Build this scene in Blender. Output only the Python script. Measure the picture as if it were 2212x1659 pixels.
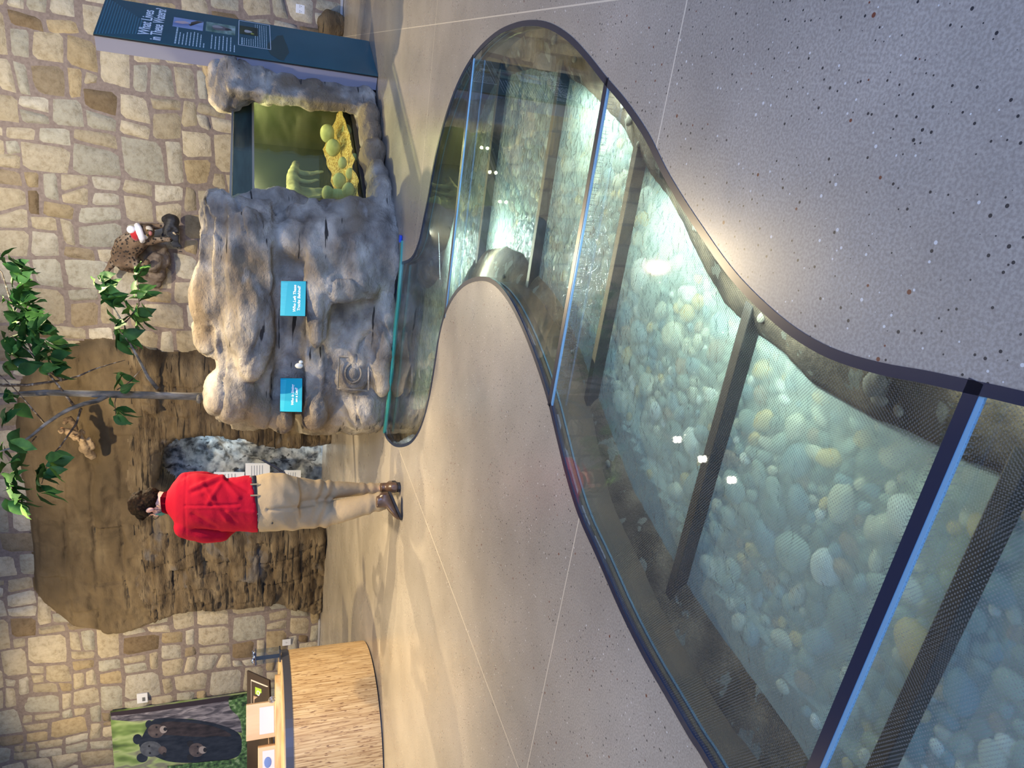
import bpy, bmesh, math, random
import numpy as np
from mathutils import Vector, Matrix, noise
from mathutils.geometry import tessellate_polygon
random.seed(7); rnd = random.Random(11)
SC = bpy.context.scene; COL = SC.collection
for o in list(bpy.data.objects): bpy.data.objects.remove(o)

# ------------------------------------------------------------------ camera
FPX = 1535.; HC = 1.06; PITCH = math.radians(20.3); YAW = math.radians(23.8)
cyw, syw = math.cos(YAW), math.sin(YAW)
RT = Vector((cyw, syw, 0)); FW = Vector((-syw*math.cos(PITCH), cyw*math.cos(PITCH), -math.sin(PITCH)))
UP = RT.cross(FW)
cd = bpy.data.cameras.new('camera'); cam = bpy.data.objects.new('camera', cd); COL.objects.link(cam)
cd.sensor_fit = 'HORIZONTAL'; cd.sensor_width = 36; cd.lens = 36*FPX/2212; cd.clip_start = .02
mx = Matrix((-UP, RT, -FW)).transposed().to_4x4(); mx.translation = (0, 0, HC)
cam.matrix_world = mx; SC.camera = cam

# ------------------------------------------------------------------ world, lights, exposure
SC.view_settings.view_transform = 'Standard'; SC.view_settings.look = 'None'
SC.view_settings.gamma = 1; SC.view_settings.use_curve_mapping = False
SC.view_settings.exposure = 0.85
w = bpy.data.worlds.new('daylight'); SC.world = w; w.use_nodes = True
w.node_tree.nodes['Background'].inputs[0].default_value = (.52, .68, 1.0, 1)
w.node_tree.nodes['Background'].inputs[1].default_value = 0.26
def aim(o, tgt): o.rotation_euler = (Vector(tgt)-o.location).to_track_quat('-Z', 'Y').to_euler()
def area(name, loc, tgt, size, power, col, sy=None):
    l = bpy.data.lights.new(name, 'AREA'); l.energy = power; l.color = col; l.size = size
    if sy: l.shape = 'RECTANGLE'; l.size_y = sy
    o = bpy.data.objects.new(name, l); COL.objects.link(o); o.location = loc; aim(o, tgt); return o
def spot(name, loc, tgt, power, col, ang=60, blend=.6, rad=.06):
    l = bpy.data.lights.new(name, 'SPOT'); l.energy = power; l.color = col
    l.spot_size = math.radians(ang); l.spot_blend = blend; l.shadow_soft_size = rad
    o = bpy.data.objects.new(name, l); COL.objects.link(o); o.location = loc; aim(o, tgt); return o
COOL = (.27, .45, 1.0); WARM = (1.0, .80, .50)
area('window_daylight', (5.5, -2.0, 2.6), (-.5, 3.2, .2), 4.5, 400, COOL, 3.0)
area('window_daylight_rear', (-1.5, -5.5, 3.0), (-1.5, 5, .4), 6.0, 190, (.42, .60, 1.0), 2.6)
spot('track_spot_person', (-.65, 4.5, 4.3), (-4.3, 4.9, .2), 560, WARM, 74, .9, .035)
spot('track_spot_person_b', (-.25, 4.95, 4.3), (-4.1, 4.7, .3), 430, WARM, 72, .9, .035)
spot('track_spot_cliff', (-4.0, 6.1, 4.3), (-5.2, 9.2, 1.3), 360, (1, .80, .50), 85, .8)
spot('track_spot_wall', (-1.3, 6.1, 4.3), (-1.2, 9.8, 2.2), 420, (1, .88, .68), 95, .8)
spot('track_spot_left_wall', (-8.0, 6.3, 4.3), (-8.6, 9.2, 1.6), 300, (1, .80, .50), 100, .8)
spot('track_spot_rock', (-2.0, 8.6, 4.3), (-1.9, 6.2, 1.0), 900, (1, .80, .50), 75, .8)
spot('track_spot_column', (-1.3, 5.3, 4.3), (-.2, 7.0, .9), 260, (1, .78, .45), 42, .9)
spot('track_spot_floor', (-6.5, 3.4, 4.3), (-4.6, 4.4, 0), 620, (1, .78, .40), 92, .9, .15)

# ------------------------------------------------------------------ pixel tracing helpers (photo pixels -> points in the place)
def ray(x, y):
    a = (829.5-y)/FPX; b = (1106-x)/FPX
    return RT*a + FW + UP*b
CAM0 = Vector((0, 0, HC))
def PZ(x, y, z=0.):
    r = ray(x, y); return CAM0 + r*((z-HC)/r.z)
def PPL(x, y, p0, n):
    r = ray(x, y); p0 = Vector(p0); n = Vector(n); return CAM0 + r*((p0-CAM0).dot(n)/r.dot(n))
def PYY(x, y, Y): return PPL(x, y, (0, Y, 0), (0, 1, 0))
W0 = Vector((.505, 9.812, 0)); WX = Vector((.99689, .07866, 0)).normalized(); WN = Vector((WX.y, -WX.x, 0))   # north wall frame, WN towards the room
def PW(x, y, off=0.): return PPL(x, y, W0+WN*off, WN)
def WP(s, off, z): return W0 + WX*s + WN*off + Vector((0, 0, z))
def w_sz(p): d = p-W0; return d.dot(WX), p.z

# ------------------------------------------------------------------ object helpers
WL = {}
def tag(o, label=None, cat=None, group=None, kind=None):
    if label: o['label'] = label
    if cat: o['category'] = cat
    if group: o['group'] = group
    if kind: o['kind'] = kind
    return o
def thing(name, label, cat, loc=(0, 0, 0), group=None):
    o = bpy.data.objects.new(name, None); COL.objects.link(o); o.empty_display_size = .1
    o.location = loc; WL[o.name] = Vector(loc); return tag(o, label, cat, group)
def link_mesh(name, me, m, parent=None, smooth=False):
    """me in world coordinates"""
    if len(me.vertices) == 0: return None
    co = np.empty(len(me.vertices)*3); me.vertices.foreach_get('co', co); co = co.reshape(-1, 3)
    if parent is None: loc = Vector(((co[:, 0].min()+co[:, 0].max())/2, (co[:, 1].min()+co[:, 1].max())/2, co[:, 2].min()))
    else: loc = WL[parent.name]
    me.transform(Matrix.Translation(-loc))
    if m is not None:
        if isinstance(m, (list, tuple)):
            for q in m: me.materials.append(q)
        else: me.materials.append(m)
    if smooth: me.shade_smooth()
    o = bpy.data.objects.new(name, me); COL.objects.link(o)
    if parent is None: o.location = loc
    else: o.parent = parent
    WL[o.name] = loc; return o
def mesh(name, vs, fs, m, parent=None, smooth=False):
    me = bpy.data.meshes.new(name); me.from_pydata([tuple(v) for v in vs], [], fs); me.update()
    return link_mesh(name, me, m, parent, smooth)
def bm_obj(name, bm, m, parent=None, smooth=False, bevel=0):
    if bevel: bmesh.ops.bevel(bm, geom=bm.edges[:], offset=bevel, segments=2, affect='EDGES', profile=.6)
    bmesh.ops.recalc_face_normals(bm, faces=bm.faces)
    me = bpy.data.meshes.new(name); bm.to_mesh(me); bm.free(); return link_mesh(name, me, m, parent, smooth)
def b_box(bm, c, s, X=(1, 0, 0), Y=(0, 1, 0), Z=(0, 0, 1)):
    X, Y, Z = Vector(X), Vector(Y), Vector(Z); c = Vector(c); v = []
    for k in (-.5, .5):
        for j in (-.5, .5):
            for i in (-.5, .5): v.append(bm.verts.new(c+X*s[0]*i+Y*s[1]*j+Z*s[2]*k))
    for f in ((0, 2, 3, 1), (4, 5, 7, 6), (0, 1, 5, 4), (2, 6, 7, 3), (0, 4, 6, 2), (1, 3, 7, 5)): bm.faces.new([v[i] for i in f])
def b_prism(bm, poly, z0, z1):
    a = [bm.verts.new((p[0], p[1], z0)) for p in poly]; b = [bm.verts.new((p[0], p[1], z1)) for p in poly]; n = len(a)
    bm.faces.new(a[::-1]); bm.faces.new(b)
    for i in range(n): bm.faces.new((a[i], a[(i+1) % n], b[(i+1) % n], b[i]))
def b_hex(bm, q0, q1):
    """solid between two matching quads/polygons"""
    a = [bm.verts.new(p) for p in q0]; b = [bm.verts.new(p) for p in q1]; n = len(a)
    bm.faces.new(a[::-1]); bm.faces.new(b)
    for i in range(n): bm.faces.new((a[i], a[(i+1) % n], b[(i+1) % n], b[i]))
def box(name, c, s, m, parent=None, X=(1, 0, 0), Y=(0, 1, 0), Z=(0, 0, 1), bevel=0):
    bm = bmesh.new(); b_box(bm, c, s, X, Y, Z); return bm_obj(name, bm, m, parent, False, bevel)
def frame_of(d):
    d = Vector(d).normalized(); a = Vector((0, 0, 1)) if abs(d.z) < .9 else Vector((1, 0, 0))
    x = a.cross(d).normalized(); return x, d.cross(x).normalized()
def b_loft(bm, rings, n=20, cap=True):
    """rings: (centre, vecA, vecB)"""
    R = []
    for c, A, B in rings:
        c, A, B = Vector(c), Vector(A), Vector(B)
        R.append([bm.verts.new(c+A*math.cos(t*2*math.pi/n)+B*math.sin(t*2*math.pi/n)) for t in range(n)])
    for i in range(len(R)-1):
        for k in range(n): bm.faces.new((R[i][k], R[i][(k+1) % n], R[i+1][(k+1) % n], R[i+1][k]))
    if cap: bm.faces.new(R[0][::-1]); bm.faces.new(R[-1])
def b_tube(bm, pts, rs, n=10, cap=True):
    pts = [Vector(p) for p in pts]; rings = []; X = None
    for i, p in enumerate(pts):
        d = (pts[min(i+1, len(pts)-1)]-pts[max(i-1, 0)]).normalized()
        if X is None: X, Y = frame_of(d)
        else: X = (X-d*X.dot(d)).normalized(); Y = d.cross(X)
        r = rs[i] if hasattr(rs, '__len__') else rs
        rings.append((p, X*r, Y*r))
    b_loft(bm, rings, n, cap)
def b_ell(bm, c, rad, M=None, sub=3):
    r = bmesh.ops.create_icosphere(bm, subdivisions=sub, radius=1)
    T = Matrix.Translation(Vector(c)) @ (M.to_4x4() if M else Matrix.Identity(4)) @ Matrix.Diagonal((rad[0], rad[1], rad[2], 1))
    bmesh.ops.transform(bm, matrix=T, verts=r['verts'])
def b_cap(bm, p0, r0, p1, r1):
    p0, p1 = Vector(p0), Vector(p1)
    b_ell(bm, p0, (r0,)*3, sub=2); b_ell(bm, p1, (r1,)*3, sub=2)
    if (p1-p0).length > 1e-4: b_tube(bm, [p0, p1], [r0, r1], 12)
def solid(name, bm, voxel, m, parent=None, smooth=4, disp=None, keep=False):
    """fuse overlapping closed shapes into one continuous surface"""
    bmesh.ops.recalc_face_normals(bm, faces=bm.faces)
    me = bpy.data.meshes.new(name+'_src'); bm.to_mesh(me); bm.free()
    o = bpy.data.objects.new('tmp', me); COL.objects.link(o)
    r = o.modifiers.new('r', 'REMESH'); r.mode = 'VOXEL'; r.voxel_size = voxel
    if smooth: s = o.modifiers.new('s', 'SMOOTH'); s.factor = .5; s.iterations = smooth
    dg = bpy.context.evaluated_depsgraph_get(); dg.update()
    me2 = bpy.data.meshes.new_from_object(o.evaluated_get(dg)); bpy.data.objects.remove(o); bpy.data.meshes.remove(me)
    me2.name = name; me2.materials.clear()
    if disp:
        ns = [v.normal.copy() for v in me2.vertices]
        for v, nn in zip(me2.vertices, ns): v.co = v.co + nn*disp(v.co, nn)
        me2.update()
    return link_mesh(name, me2, m, parent, True)
def fr(p, sc=(1, 1, 1), o=3): return noise.fractal(Vector((p[0]*sc[0], p[1]*sc[1], p[2]*sc[2])), 1.0, 2.0, o)
def poly_faces(pts):
    return [tuple(t) for t in tessellate_polygon([[Vector((p[0], p[1], 0)) for p in pts]])]
def catmull(pts, k=4, closed=False):
    P = [Vector(p) for p in pts]; n = len(P); out = []
    rng = range(n) if closed else range(n-1)
    for i in rng:
        p0 = P[(i-1) % n] if closed or i > 0 else P[i]; p1 = P[i]; p2 = P[(i+1) % n]
        p3 = P[(i+2) % n] if closed or i+2 < n else p2
        for j in range(k):
            t = j/k
            out.append(.5*((2*p1)+(p2-p0)*t+(2*p0-5*p1+4*p2-p3)*t*t+(3*p1-p0-3*p2+p3)*t**3))
    if not closed: out.append(P[-1])
    return out
def text_mesh(name, s, size, o, right, up, m, parent, bold=.0, italic=0, align='CENTER', sx=1.):
    c = bpy.data.curves.new(name, 'FONT'); c.body = s; c.size = size; c.extrude = .0006; c.offset = bold*size; c.align_x = align
    c.shear = italic; c.resolution_u = 3; c.space_line = .85
    t = bpy.data.objects.new('tmp', c); COL.objects.link(t); dg = bpy.context.evaluated_depsgraph_get(); dg.update()
    me = bpy.data.meshes.new_from_object(t.evaluated_get(dg)); bpy.data.objects.remove(t)
    right = Vector(right).normalized(); up = Vector(up).normalized(); nn = right.cross(up)
    M = Matrix((right*sx, up, nn)).transposed().to_4x4(); M.translation = o; me.transform(M); me.materials.clear(); me.name = name
    return link_mesh(name, me, m, parent)

# ------------------------------------------------------------------ materials
def newmat(name):
    m = bpy.data.materials.new(name); m.use_nodes = True; nt = m.node_tree
    return m, nt, nt.nodes['Principled BSDF'], nt.nodes, nt.links
def ramp(N, stops):
    r = N.new('ShaderNodeValToRGB'); e = r.color_ramp.elements
    e[0].position, e[0].color = stops[0][0], (*stops[0][1], 1); e[1].position, e[1].color = stops[-1][0], (*stops[-1][1], 1)
    for p, c in stops[1:-1]: q = e.new(p); q.color = (*c, 1)
    return r
def pm(name, stops, scale=5, detail=6, stretch=(1, 1, 1), rough=.6, bump=None, metal=0, spec=.5, bstretch=None, emit=None, dist=0, alpha=None, sheen=0, extra=None, space='Object'):
    m, nt, B, N, L = newmat(name)
    B.inputs['Roughness'].default_value = rough; B.inputs['Metallic'].default_value = metal
    B.inputs['Specular IOR Level'].default_value = spec
    if sheen: B.inputs['Sheen Weight'].default_value = sheen
    tc = N.new('ShaderNodeTexCoord')
    def mapped(st):
        mp = N.new('ShaderNodeMapping'); mp.inputs['Scale'].default_value = st; L.new(tc.outputs[space], mp.inputs[0]); return mp.outputs[0]
    if len(stops) == 1 or isinstance(stops[0], float): 
        B.inputs['Base Color'].default_value = (*(stops if isinstance(stops[0], float) else stops[0][1]), 1); col = None
    else:
        n = N.new('ShaderNodeTexNoise'); n.inputs['Scale'].default_value = scale; n.inputs['Detail'].default_value = detail; n.inputs['Distortion'].default_value = dist
        L.new(mapped(stretch), n.inputs['Vector']); r = ramp(N, stops); L.new(n.outputs[0], r.inputs[0]); col = r.outputs[0]
        if extra:   # dark or light flecks / cracks: (scale, stretch, lo, hi, colour)
            for (sc, st, lo, hi, cc) in extra:
                q = N.new('ShaderNodeTexNoise'); q.inputs['Scale'].default_value = sc; q.inputs['Detail'].default_value = 3; q.inputs['Distortion'].default_value = .3
                L.new(mapped(st), q.inputs['Vector']); rr = ramp(N, [(lo, (0, 0, 0)), (hi, (1, 1, 1))]); L.new(q.outputs[0], rr.inputs[0])
                mixn = N.new('ShaderNodeMix'); mixn.data_type = 'RGBA'; L.new(rr.outputs[0], mixn.inputs[0]); L.new(col, mixn.inputs[6]); mixn.inputs[7].default_value = (*cc, 1); col = mixn.outputs[2]
        L.new(col, B.inputs['Base Color'])
    if bump:
        prev = None
        for (bs, st) in (bump if isinstance(bump[0], tuple) else [bump]):
            n2 = N.new('ShaderNodeTexNoise'); n2.inputs['Scale'].default_value = bs; n2.inputs['Detail'].default_value = 8; n2.inputs['Roughness'].default_value = .65
            L.new(mapped(bstretch or stretch), n2.inputs['Vector']); b = N.new('ShaderNodeBump'); b.inputs['Strength'].default_value = st; b.inputs['Distance'].default_value = .02
            L.new(n2.outputs[0], b.inputs['Height'])
            if prev: L.new(prev, b.inputs['Normal'])
            prev = b.outputs[0]
        L.new(prev, B.inputs['Normal'])
    if emit: B.inputs['Emission Color'].default_value = (*emit[0], 1); B.inputs['Emission Strength'].default_value = emit[1]
    return m
def flat(name, c, rough=.5, metal=0, spec=.5, **k): return pm(name, (float(c[0]), float(c[1]), float(c[2])), rough=rough, metal=metal, spec=spec, **k)

# polished concrete with saw-cut joints on a 2.9 m grid
def mk_floor():
    m, nt, B, N, L = newmat('polished_concrete'); tc = N.new('ShaderNodeTexCoord'); g = N.new('ShaderNodeNewGeometry'); P = g.outputs['Position']
    def tex(sc, d, r=.5):
        n = N.new('ShaderNodeTexNoise'); n.inputs['Scale'].default_value = sc; n.inputs['Detail'].default_value = d; n.inputs['Roughness'].default_value = r; L.new(P, n.inputs['Vector']); return n.outputs[0]
    r = ramp(N, [(.3, (.30, .265, .225)), (.5, (.38, .34, .29)), (.68, (.46, .41, .35))]); L.new(tex(1.3, 8, .6), r.inputs[0]); col = r.outputs[0]
    def mixc(f, a, c, blend='MIX'):
        x = N.new('ShaderNodeMix'); x.data_type = 'RGBA'; x.blend_type = blend; L.new(f, x.inputs[0]); L.new(a, x.inputs[6]); x.inputs[7].default_value = (*c, 1); return x.outputs[2]
    r2 = ramp(N, [(.38, (1, 1, 1)), (.62, (0, 0, 0))]); L.new(tex(170, 2), r2.inputs[0])
    mu = N.new('ShaderNodeMath'); mu.operation = 'MULTIPLY'; mu.inputs[1].default_value = .38; L.new(r2.outputs[0], mu.inputs[0]); col = mixc(mu.outputs[0], col, (.12, .10, .085))
    for sc, th, c in ((55, .115, (.03, .03, .035)), (38, .085, (.62, .60, .56)), (23, .07, (.16, .05, .03))):
        v = N.new('ShaderNodeTexVoronoi'); v.inputs['Scale'].default_value = sc; L.new(P, v.inputs['Vector'])
        nz = N.new('ShaderNodeSeparateColor'); L.new(v.outputs['Color'], nz.inputs[0])
        a = N.new('ShaderNodeMath'); a.operation = 'MULTIPLY'; a.inputs[1].default_value = th*1.6; L.new(nz.outputs[0], a.inputs[0])
        b = N.new('ShaderNodeMath'); b.operation = 'LESS_THAN'; L.new(v.outputs['Distance'], b.inputs[0]); L.new(a.outputs[0], b.inputs[1])
        col = mixc(b.outputs[0], col, c)
    sep = N.new('ShaderNodeSeparateXYZ'); L.new(P, sep.inputs[0])
    for i, off in ((0, .30), (1, 1.83)):
        a = N.new('ShaderNodeMath'); a.operation = 'ADD'; a.inputs[1].default_value = -off+29.0+1.45; L.new(sep.outputs[i], a.inputs[0])
        md = N.new('ShaderNodeMath'); md.operation = 'MODULO'; md.inputs[1].default_value = 2.9; L.new(a.outputs[0], md.inputs[0])
        s = N.new('ShaderNodeMath'); s.operation = 'SUBTRACT'; s.inputs[1].default_value = 1.45; L.new(md.outputs[0], s.inputs[0])
        ab = N.new('ShaderNodeMath'); ab.operation = 'ABSOLUTE'; L.new(s.outputs[0], ab.inputs[0])
        lt = N.new('ShaderNodeMath'); lt.operation = 'LESS_THAN'; lt.inputs[1].default_value = .0028; L.new(ab.outputs[0], lt.inputs[0])
        col = mixc(lt.outputs[0], col, (.62, .55, .44))
    L.new(col, B.inputs['Base Color'])
    rr = N.new('ShaderNodeMapRange'); rr.inputs[3].default_value = .16; rr.inputs[4].default_value = .42; L.new(tex(2.2, 6), rr.inputs[0]); L.new(rr.outputs[0], B.inputs['Roughness'])
    B.inputs['Specular IOR Level'].default_value = .55
    b = N.new('ShaderNodeBump'); b.inputs['Strength'].default_value = .02; b.inputs['Distance'].default_value = .01; L.new(tex(9, 4), b.inputs['Height']); L.new(b.outputs[0], B.inputs['Normal'])
    return m
M_FLOOR = mk_floor()

def schlick(N, L, f0, nrm=None):
    lw = N.new('ShaderNodeLayerWeight'); lw.inputs[0].default_value = .5
    if nrm: L.new(nrm, lw.inputs['Normal'])
    p = N.new('ShaderNodeMath'); p.operation = 'POWER'; p.inputs[1].default_value = 5; L.new(lw.outputs['Facing'], p.inputs[0])
    q = N.new('ShaderNodeMath'); q.operation = 'MULTIPLY_ADD'; q.inputs[1].default_value = 1-f0; q.inputs[2].default_value = f0; L.new(p.outputs[0], q.inputs[0]); return q.outputs[0]
def mk_glass(name, tint, dots=False, rough=.01, fac=1.0):
    m, nt, B, N, L = newmat(name); N.remove(B); out = N['Material Output']
    t = N.new('ShaderNodeBsdfTransparent'); t.inputs[0].default_value = (*tint, 1)
    g = N.new('ShaderNodeBsdfGlossy'); g.inputs['Roughness'].default_value = rough; g.inputs[0].default_value = (.95, .97, 1, 1)
    f = schlick(N, L, .045)
    mx = N.new('ShaderNodeMixShader'); base = t.outputs[0]
    if dots:
        tc = N.new('ShaderNodeNewGeometry'); vm = N.new('ShaderNodeVectorMath'); vm.operation = 'MULTIPLY'; vm.inputs[1].default_value = (170, 170, 0); L.new(tc.outputs['Position'], vm.inputs[0])
        rt = N.new('ShaderNodeVectorRotate'); rt.inputs['Angle'].default_value = .55; L.new(vm.outputs[0], rt.inputs[0])
        fr_ = N.new('ShaderNodeVectorMath'); fr_.operation = 'FRACTION'; L.new(rt.outputs[0], fr_.inputs[0])
        sb = N.new('ShaderNodeVectorMath'); sb.operation = 'SUBTRACT'; sb.inputs[1].default_value = (.5, .5, 0); L.new(fr_.outputs[0], sb.inputs[0])
        ln = N.new('ShaderNodeVectorMath'); ln.operation = 'LENGTH'; L.new(sb.outputs[0], ln.inputs[0])
        lt = N.new('ShaderNodeMath'); lt.operation = 'LESS_THAN'; lt.inputs[1].default_value = .25; L.new(ln.outputs['Value'], lt.inputs[0])
        mu = N.new('ShaderNodeMath'); mu.operation = 'MULTIPLY'; mu.inputs[1].default_value = .42; L.new(lt.outputs[0], mu.inputs[0])
        d = N.new('ShaderNodeBsdfDiffuse'); d.inputs[0].default_value = (.22, .22, .21, 1)
        m2 = N.new('ShaderNodeMixShader'); L.new(mu.outputs[0], m2.inputs[0]); L.new(t.outputs[0], m2.inputs[1]); L.new(d.outputs[0], m2.inputs[2]); base = m2.outputs[0]
    L.new(f, mx.inputs[0]); L.new(base, mx.inputs[1]); L.new(g.outputs[0], mx.inputs[2]); L.new(mx.outputs[0], out.inputs[0]); return m
M_GLASS = mk_glass('clear_laminated_glass', (.94, .98, .96))
M_GLASSD = mk_glass('dotted_laminated_glass', (.97, .99, .98), True, .02)
M_TANKG = mk_glass('tank_glass', (.86, .92, .80))
M_ACR = mk_glass('clear_acrylic', (.93, .93, .90))
def mk_water(name, tint, milk, f_, sc=28, bs=.5):
    m, nt, B, N, L = newmat(name); N.remove(B); out = N['Material Output']
    t = N.new('ShaderNodeBsdfTransparent'); t.inputs[0].default_value = (*tint, 1)
    d = N.new('ShaderNodeBsdfDiffuse'); d.inputs[0].default_value = (*milk, 1)
    a = N.new('ShaderNodeMixShader'); a.inputs[0].default_value = f_; L.new(t.outputs[0], a.inputs[1]); L.new(d.outputs[0], a.inputs[2])
    g = N.new('ShaderNodeBsdfGlossy'); g.inputs['Roughness'].default_value = .04
    n = N.new('ShaderNodeTexNoise'); n.inputs['Scale'].default_value = sc; n.inputs['Detail'].default_value = 3; n.inputs['Distortion'].default_value = .8
    tc = N.new('ShaderNodeTexCoord'); L.new(tc.outputs['Object'], n.inputs['Vector'])
    b = N.new('ShaderNodeBump'); b.inputs['Strength'].default_value = bs; b.inputs['Distance'].default_value = .03; L.new(n.outputs[0], b.inputs['Height'])
    L.new(b.outputs[0], g.inputs['Normal']); ff = schlick(N, L, .025, b.outputs[0])
    x = N.new('ShaderNodeMixShader'); L.new(ff, x.inputs[0]); L.new(a.outputs[0], x.inputs[1]); L.new(g.outputs[0], x.inputs[2]); L.new(x.outputs[0], out.inputs[0]); return m
M_WATER = mk_water('stream_water', (.90, .97, .93), (.66, .78, .71), .34, 28, .6)
M_TWATER = mk_water('tank_water', (.66, .72, .42), (.22, .26, .10), .22, 10, .2)

def mk_attr(name, rough=.85, bumpsc=22, bst=.5, nscale=9):
    m, nt, B, N, L = newmat(name); B.inputs['Roughness'].default_value = rough; B.inputs['Specular IOR Level'].default_value = .3
    at = N.new('ShaderNodeAttribute'); at.attribute_name = 'Col'; tc = N.new('ShaderNodeTexCoord')
    n = N.new('ShaderNodeTexNoise'); n.inputs['Scale'].default_value = nscale; n.inputs['Detail'].default_value = 8; n.inputs['Roughness'].default_value = .7; L.new(tc.outputs['Object'], n.inputs['Vector'])
    r = ramp(N, [(.3, (.66, .62, .56)), (.5, (1, 1, 1)), (.72, (1.18, 1.2, 1.22))]); L.new(n.outputs[0], r.inputs[0])
    x = N.new('ShaderNodeMix'); x.data_type = 'RGBA'; x.blend_type = 'MULTIPLY'; x.inputs[0].default_value = 1; L.new(at.outputs[0], x.inputs[6]); L.new(r.outputs[0], x.inputs[7]); L.new(x.outputs[2], B.inputs['Base Color'])
    n2 = N.new('ShaderNodeTexNoise'); n2.inputs['Scale'].default_value = bumpsc; n2.inputs['Detail'].default_value = 10; n2.inputs['Roughness'].default_value = .7; L.new(tc.outputs['Object'], n2.inputs['Vector'])
    b = N.new('ShaderNodeBump'); b.inputs['Strength'].default_value = bst; b.inputs['Distance'].default_value = .03; L.new(n2.outputs[0], b.inputs['Height']); L.new(b.outputs[0], B.inputs['Normal']); return m
M_STONE = mk_attr('limestone_blocks', bumpsc=16, bst=.9, nscale=14); 
M_MORTAR = pm('mortar', [(.3, (.17, .13, .11)), (.7, (.25, .20, .17))], 30, 6, rough=.95, bump=(60, .4))
M_CLIFF = pm('carved_brown_rock', [(.25, (.05, .032, .015)), (.45, (.125, .085, .042)), (.6, (.18, .13, .07)), (.75, (.26, .195, .11))], 2.4, 12, (1, 1, 3.0), .85,
             bump=[(6, .9), (26, .9)], bstretch=(.8, .8, 2.2), extra=[(5, (.35, .35, 5), .61, .65, (.022, .015, .008)), (9, (.5, .5, 6), .645, .68, (.02, .014, .008)), (2.2, (.8, .8, 1.2), .62, .7, (.15, .13, .11))])
M_CLIFF2 = pm('smooth_brown_rock', [(.25, (.06, .042, .02)), (.5, (.115, .08, .04)), (.75, (.19, .14, .075))], 1.6, 10, (1, 1, 1.6), .9, bump=[(5, .4), (30, .5)])
M_ROCK = pm('carved_grey_rock', [(.32, (.12, .10, .08)), (.45, (.24, .21, .17)), (.56, (.37, .33, .27)), (.68, (.55, .49, .40))], 4.2, 14, (1, 1, 1.5), .8,
            bump=[(8, 1.0), (34, 1.0)], bstretch=(1, 1, 1.4), extra=[(1.4, (1, 1, 1), .55, .68, (.20, .15, .095)), (5, (.5, .5, 4), .66, .69, (.03, .025, .02)), (6, (.8, .8, 1.4), .62, .74, (.30, .27, .23))])
M_CAVE = pm('cave_rock', [(.36, (.10, .11, .115)), (.46, (.28, .30, .31)), (.6, (.48, .50, .50))], 9, 12, rough=.8, bump=[(6, 1.0), (18, 1.0)], extra=[(11, (1, 1, .5), .60, .66, (.06, .065, .07))])
M_BANK = pm('stream_bank_rock', [(.32, (.03, .02, .012)), (.5, (.10, .07, .043)), (.66, (.20, .145, .09))], 8, 12, rough=.85, bump=[(14, 1.0), (50, 1.0)], extra=[(14, (1, 1, 1), .61, .63, (.20, .19, .15))])
M_BED = pm('silt', [(.3, (.26, .29, .24)), (.7, (.46, .48, .40))], 18, 8, rough=.9, bump=(50, .5))
M_NAVY = flat('navy_silicone', (.012, .018, .045), .25); M_EDGE = flat('polished_glass_edge', (.22, .42, .60), .15, .2)
M_CHAN = pm('channel_wall', [(.3, (.03, .02, .014)), (.7, (.075, .045, .025))], 8, 5, rough=.5)
M_BEAM = pm('painted_steel', [(.3, (.012, .011, .010)), (.7, (.03, .028, .025))], 20, 4, rough=.45)
M_KGREY = flat('grey_lavender_paint', (.22, .22, .28), .55); M_BLACK = flat('black_edge', (.012, .012, .016), .4)
M_TEAL = pm('dark_teal_print', [(.35, (.012, .075, .10)), (.65, (.020, .10, .13))], 1.2, 3, rough=.22)
M_TEAL2 = flat('teal_stripe', (.05, .20, .26), .3); M_CYAN = flat('bright_cyan_print', (.0, .30, .42), .35); M_CYAN2 = flat('pale_cyan_stripe', (.06, .48, .62), .35)
M_WHITE = flat('white_print', (.80, .82, .84), .5); M_PLATE = flat('white_plastic', (.72, .72, .72), .35); M_SLOT = flat('slot_black', (.02, .02, .02), .5)

# ------------------------------------------------------------------ stream outline (traced on the floor)
R_px = [(865, 566), (888, 556), (904, 522), (915, 470), (925, 420), (936, 355), (952, 285), (975, 212), (1000, 155), (1030, 108), (1070, 70), (1110, 50), (1150, 43), (1190, 50), (1232, 76), (1272, 118), (1312, 168), (1352, 215), (1400, 285), (1440, 365), (1480, 432), (1522, 495), (1560, 550), (1600, 600), (1655, 655), (1720, 708), (1800, 752), (1900, 782), (2000, 800), (2105, 822), (2212, 845)]
L_px = [(828, 928), (835, 948), (850, 963), (868, 966), (888, 958), (905, 935), (918, 900), (930, 850), (940, 790), (950, 725), (962, 680), (980, 643), (1005, 617), (1035, 607), (1063, 613), (1092, 643), (1120, 693), (1150, 765), (1180, 855), (1200, 935), (1222, 1025), (1250, 1115), (1290, 1205), (1340, 1320), (1390, 1420), (1440, 1508), (1490, 1595), (1530, 1659)]
Rw = [PZ(*p) for p in R_px] + [Vector((-.24, .35, 0)), Vector((-.22, -.1, 0)), Vector((-.22, -.6, 0))]
Lw = [PZ(*p) for p in L_px] + [Vector((-1.50, .6, 0)), Vector((-1.49, .1, 0)), Vector((-1.47, -.6, 0))]
BASE = [(-.168, 6.80), (-.37, 6.63), (-.57, 6.37), (-.747, 5.985), (-.911, 5.653), (-1.063, 5.346), (-1.273, 5.196), (-1.568, 5.215), (-1.806, 5.245), (-2.198, 5.256), (-2.5, 5.28), (-2.758, 5.331)]
rock_edge = [Vector((-1.568, 5.30, 0)), Vector((-1.806, 5.33, 0)), Vector((-2.198, 5.34, 0)), Vector((-2.5, 5.36, 0))]
Rs = catmull(Rw, 4); Ls = catmull(Lw, 4)
OUT = Rs + Ls[::-1] + rock_edge[::-1]     # closed outline
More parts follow.
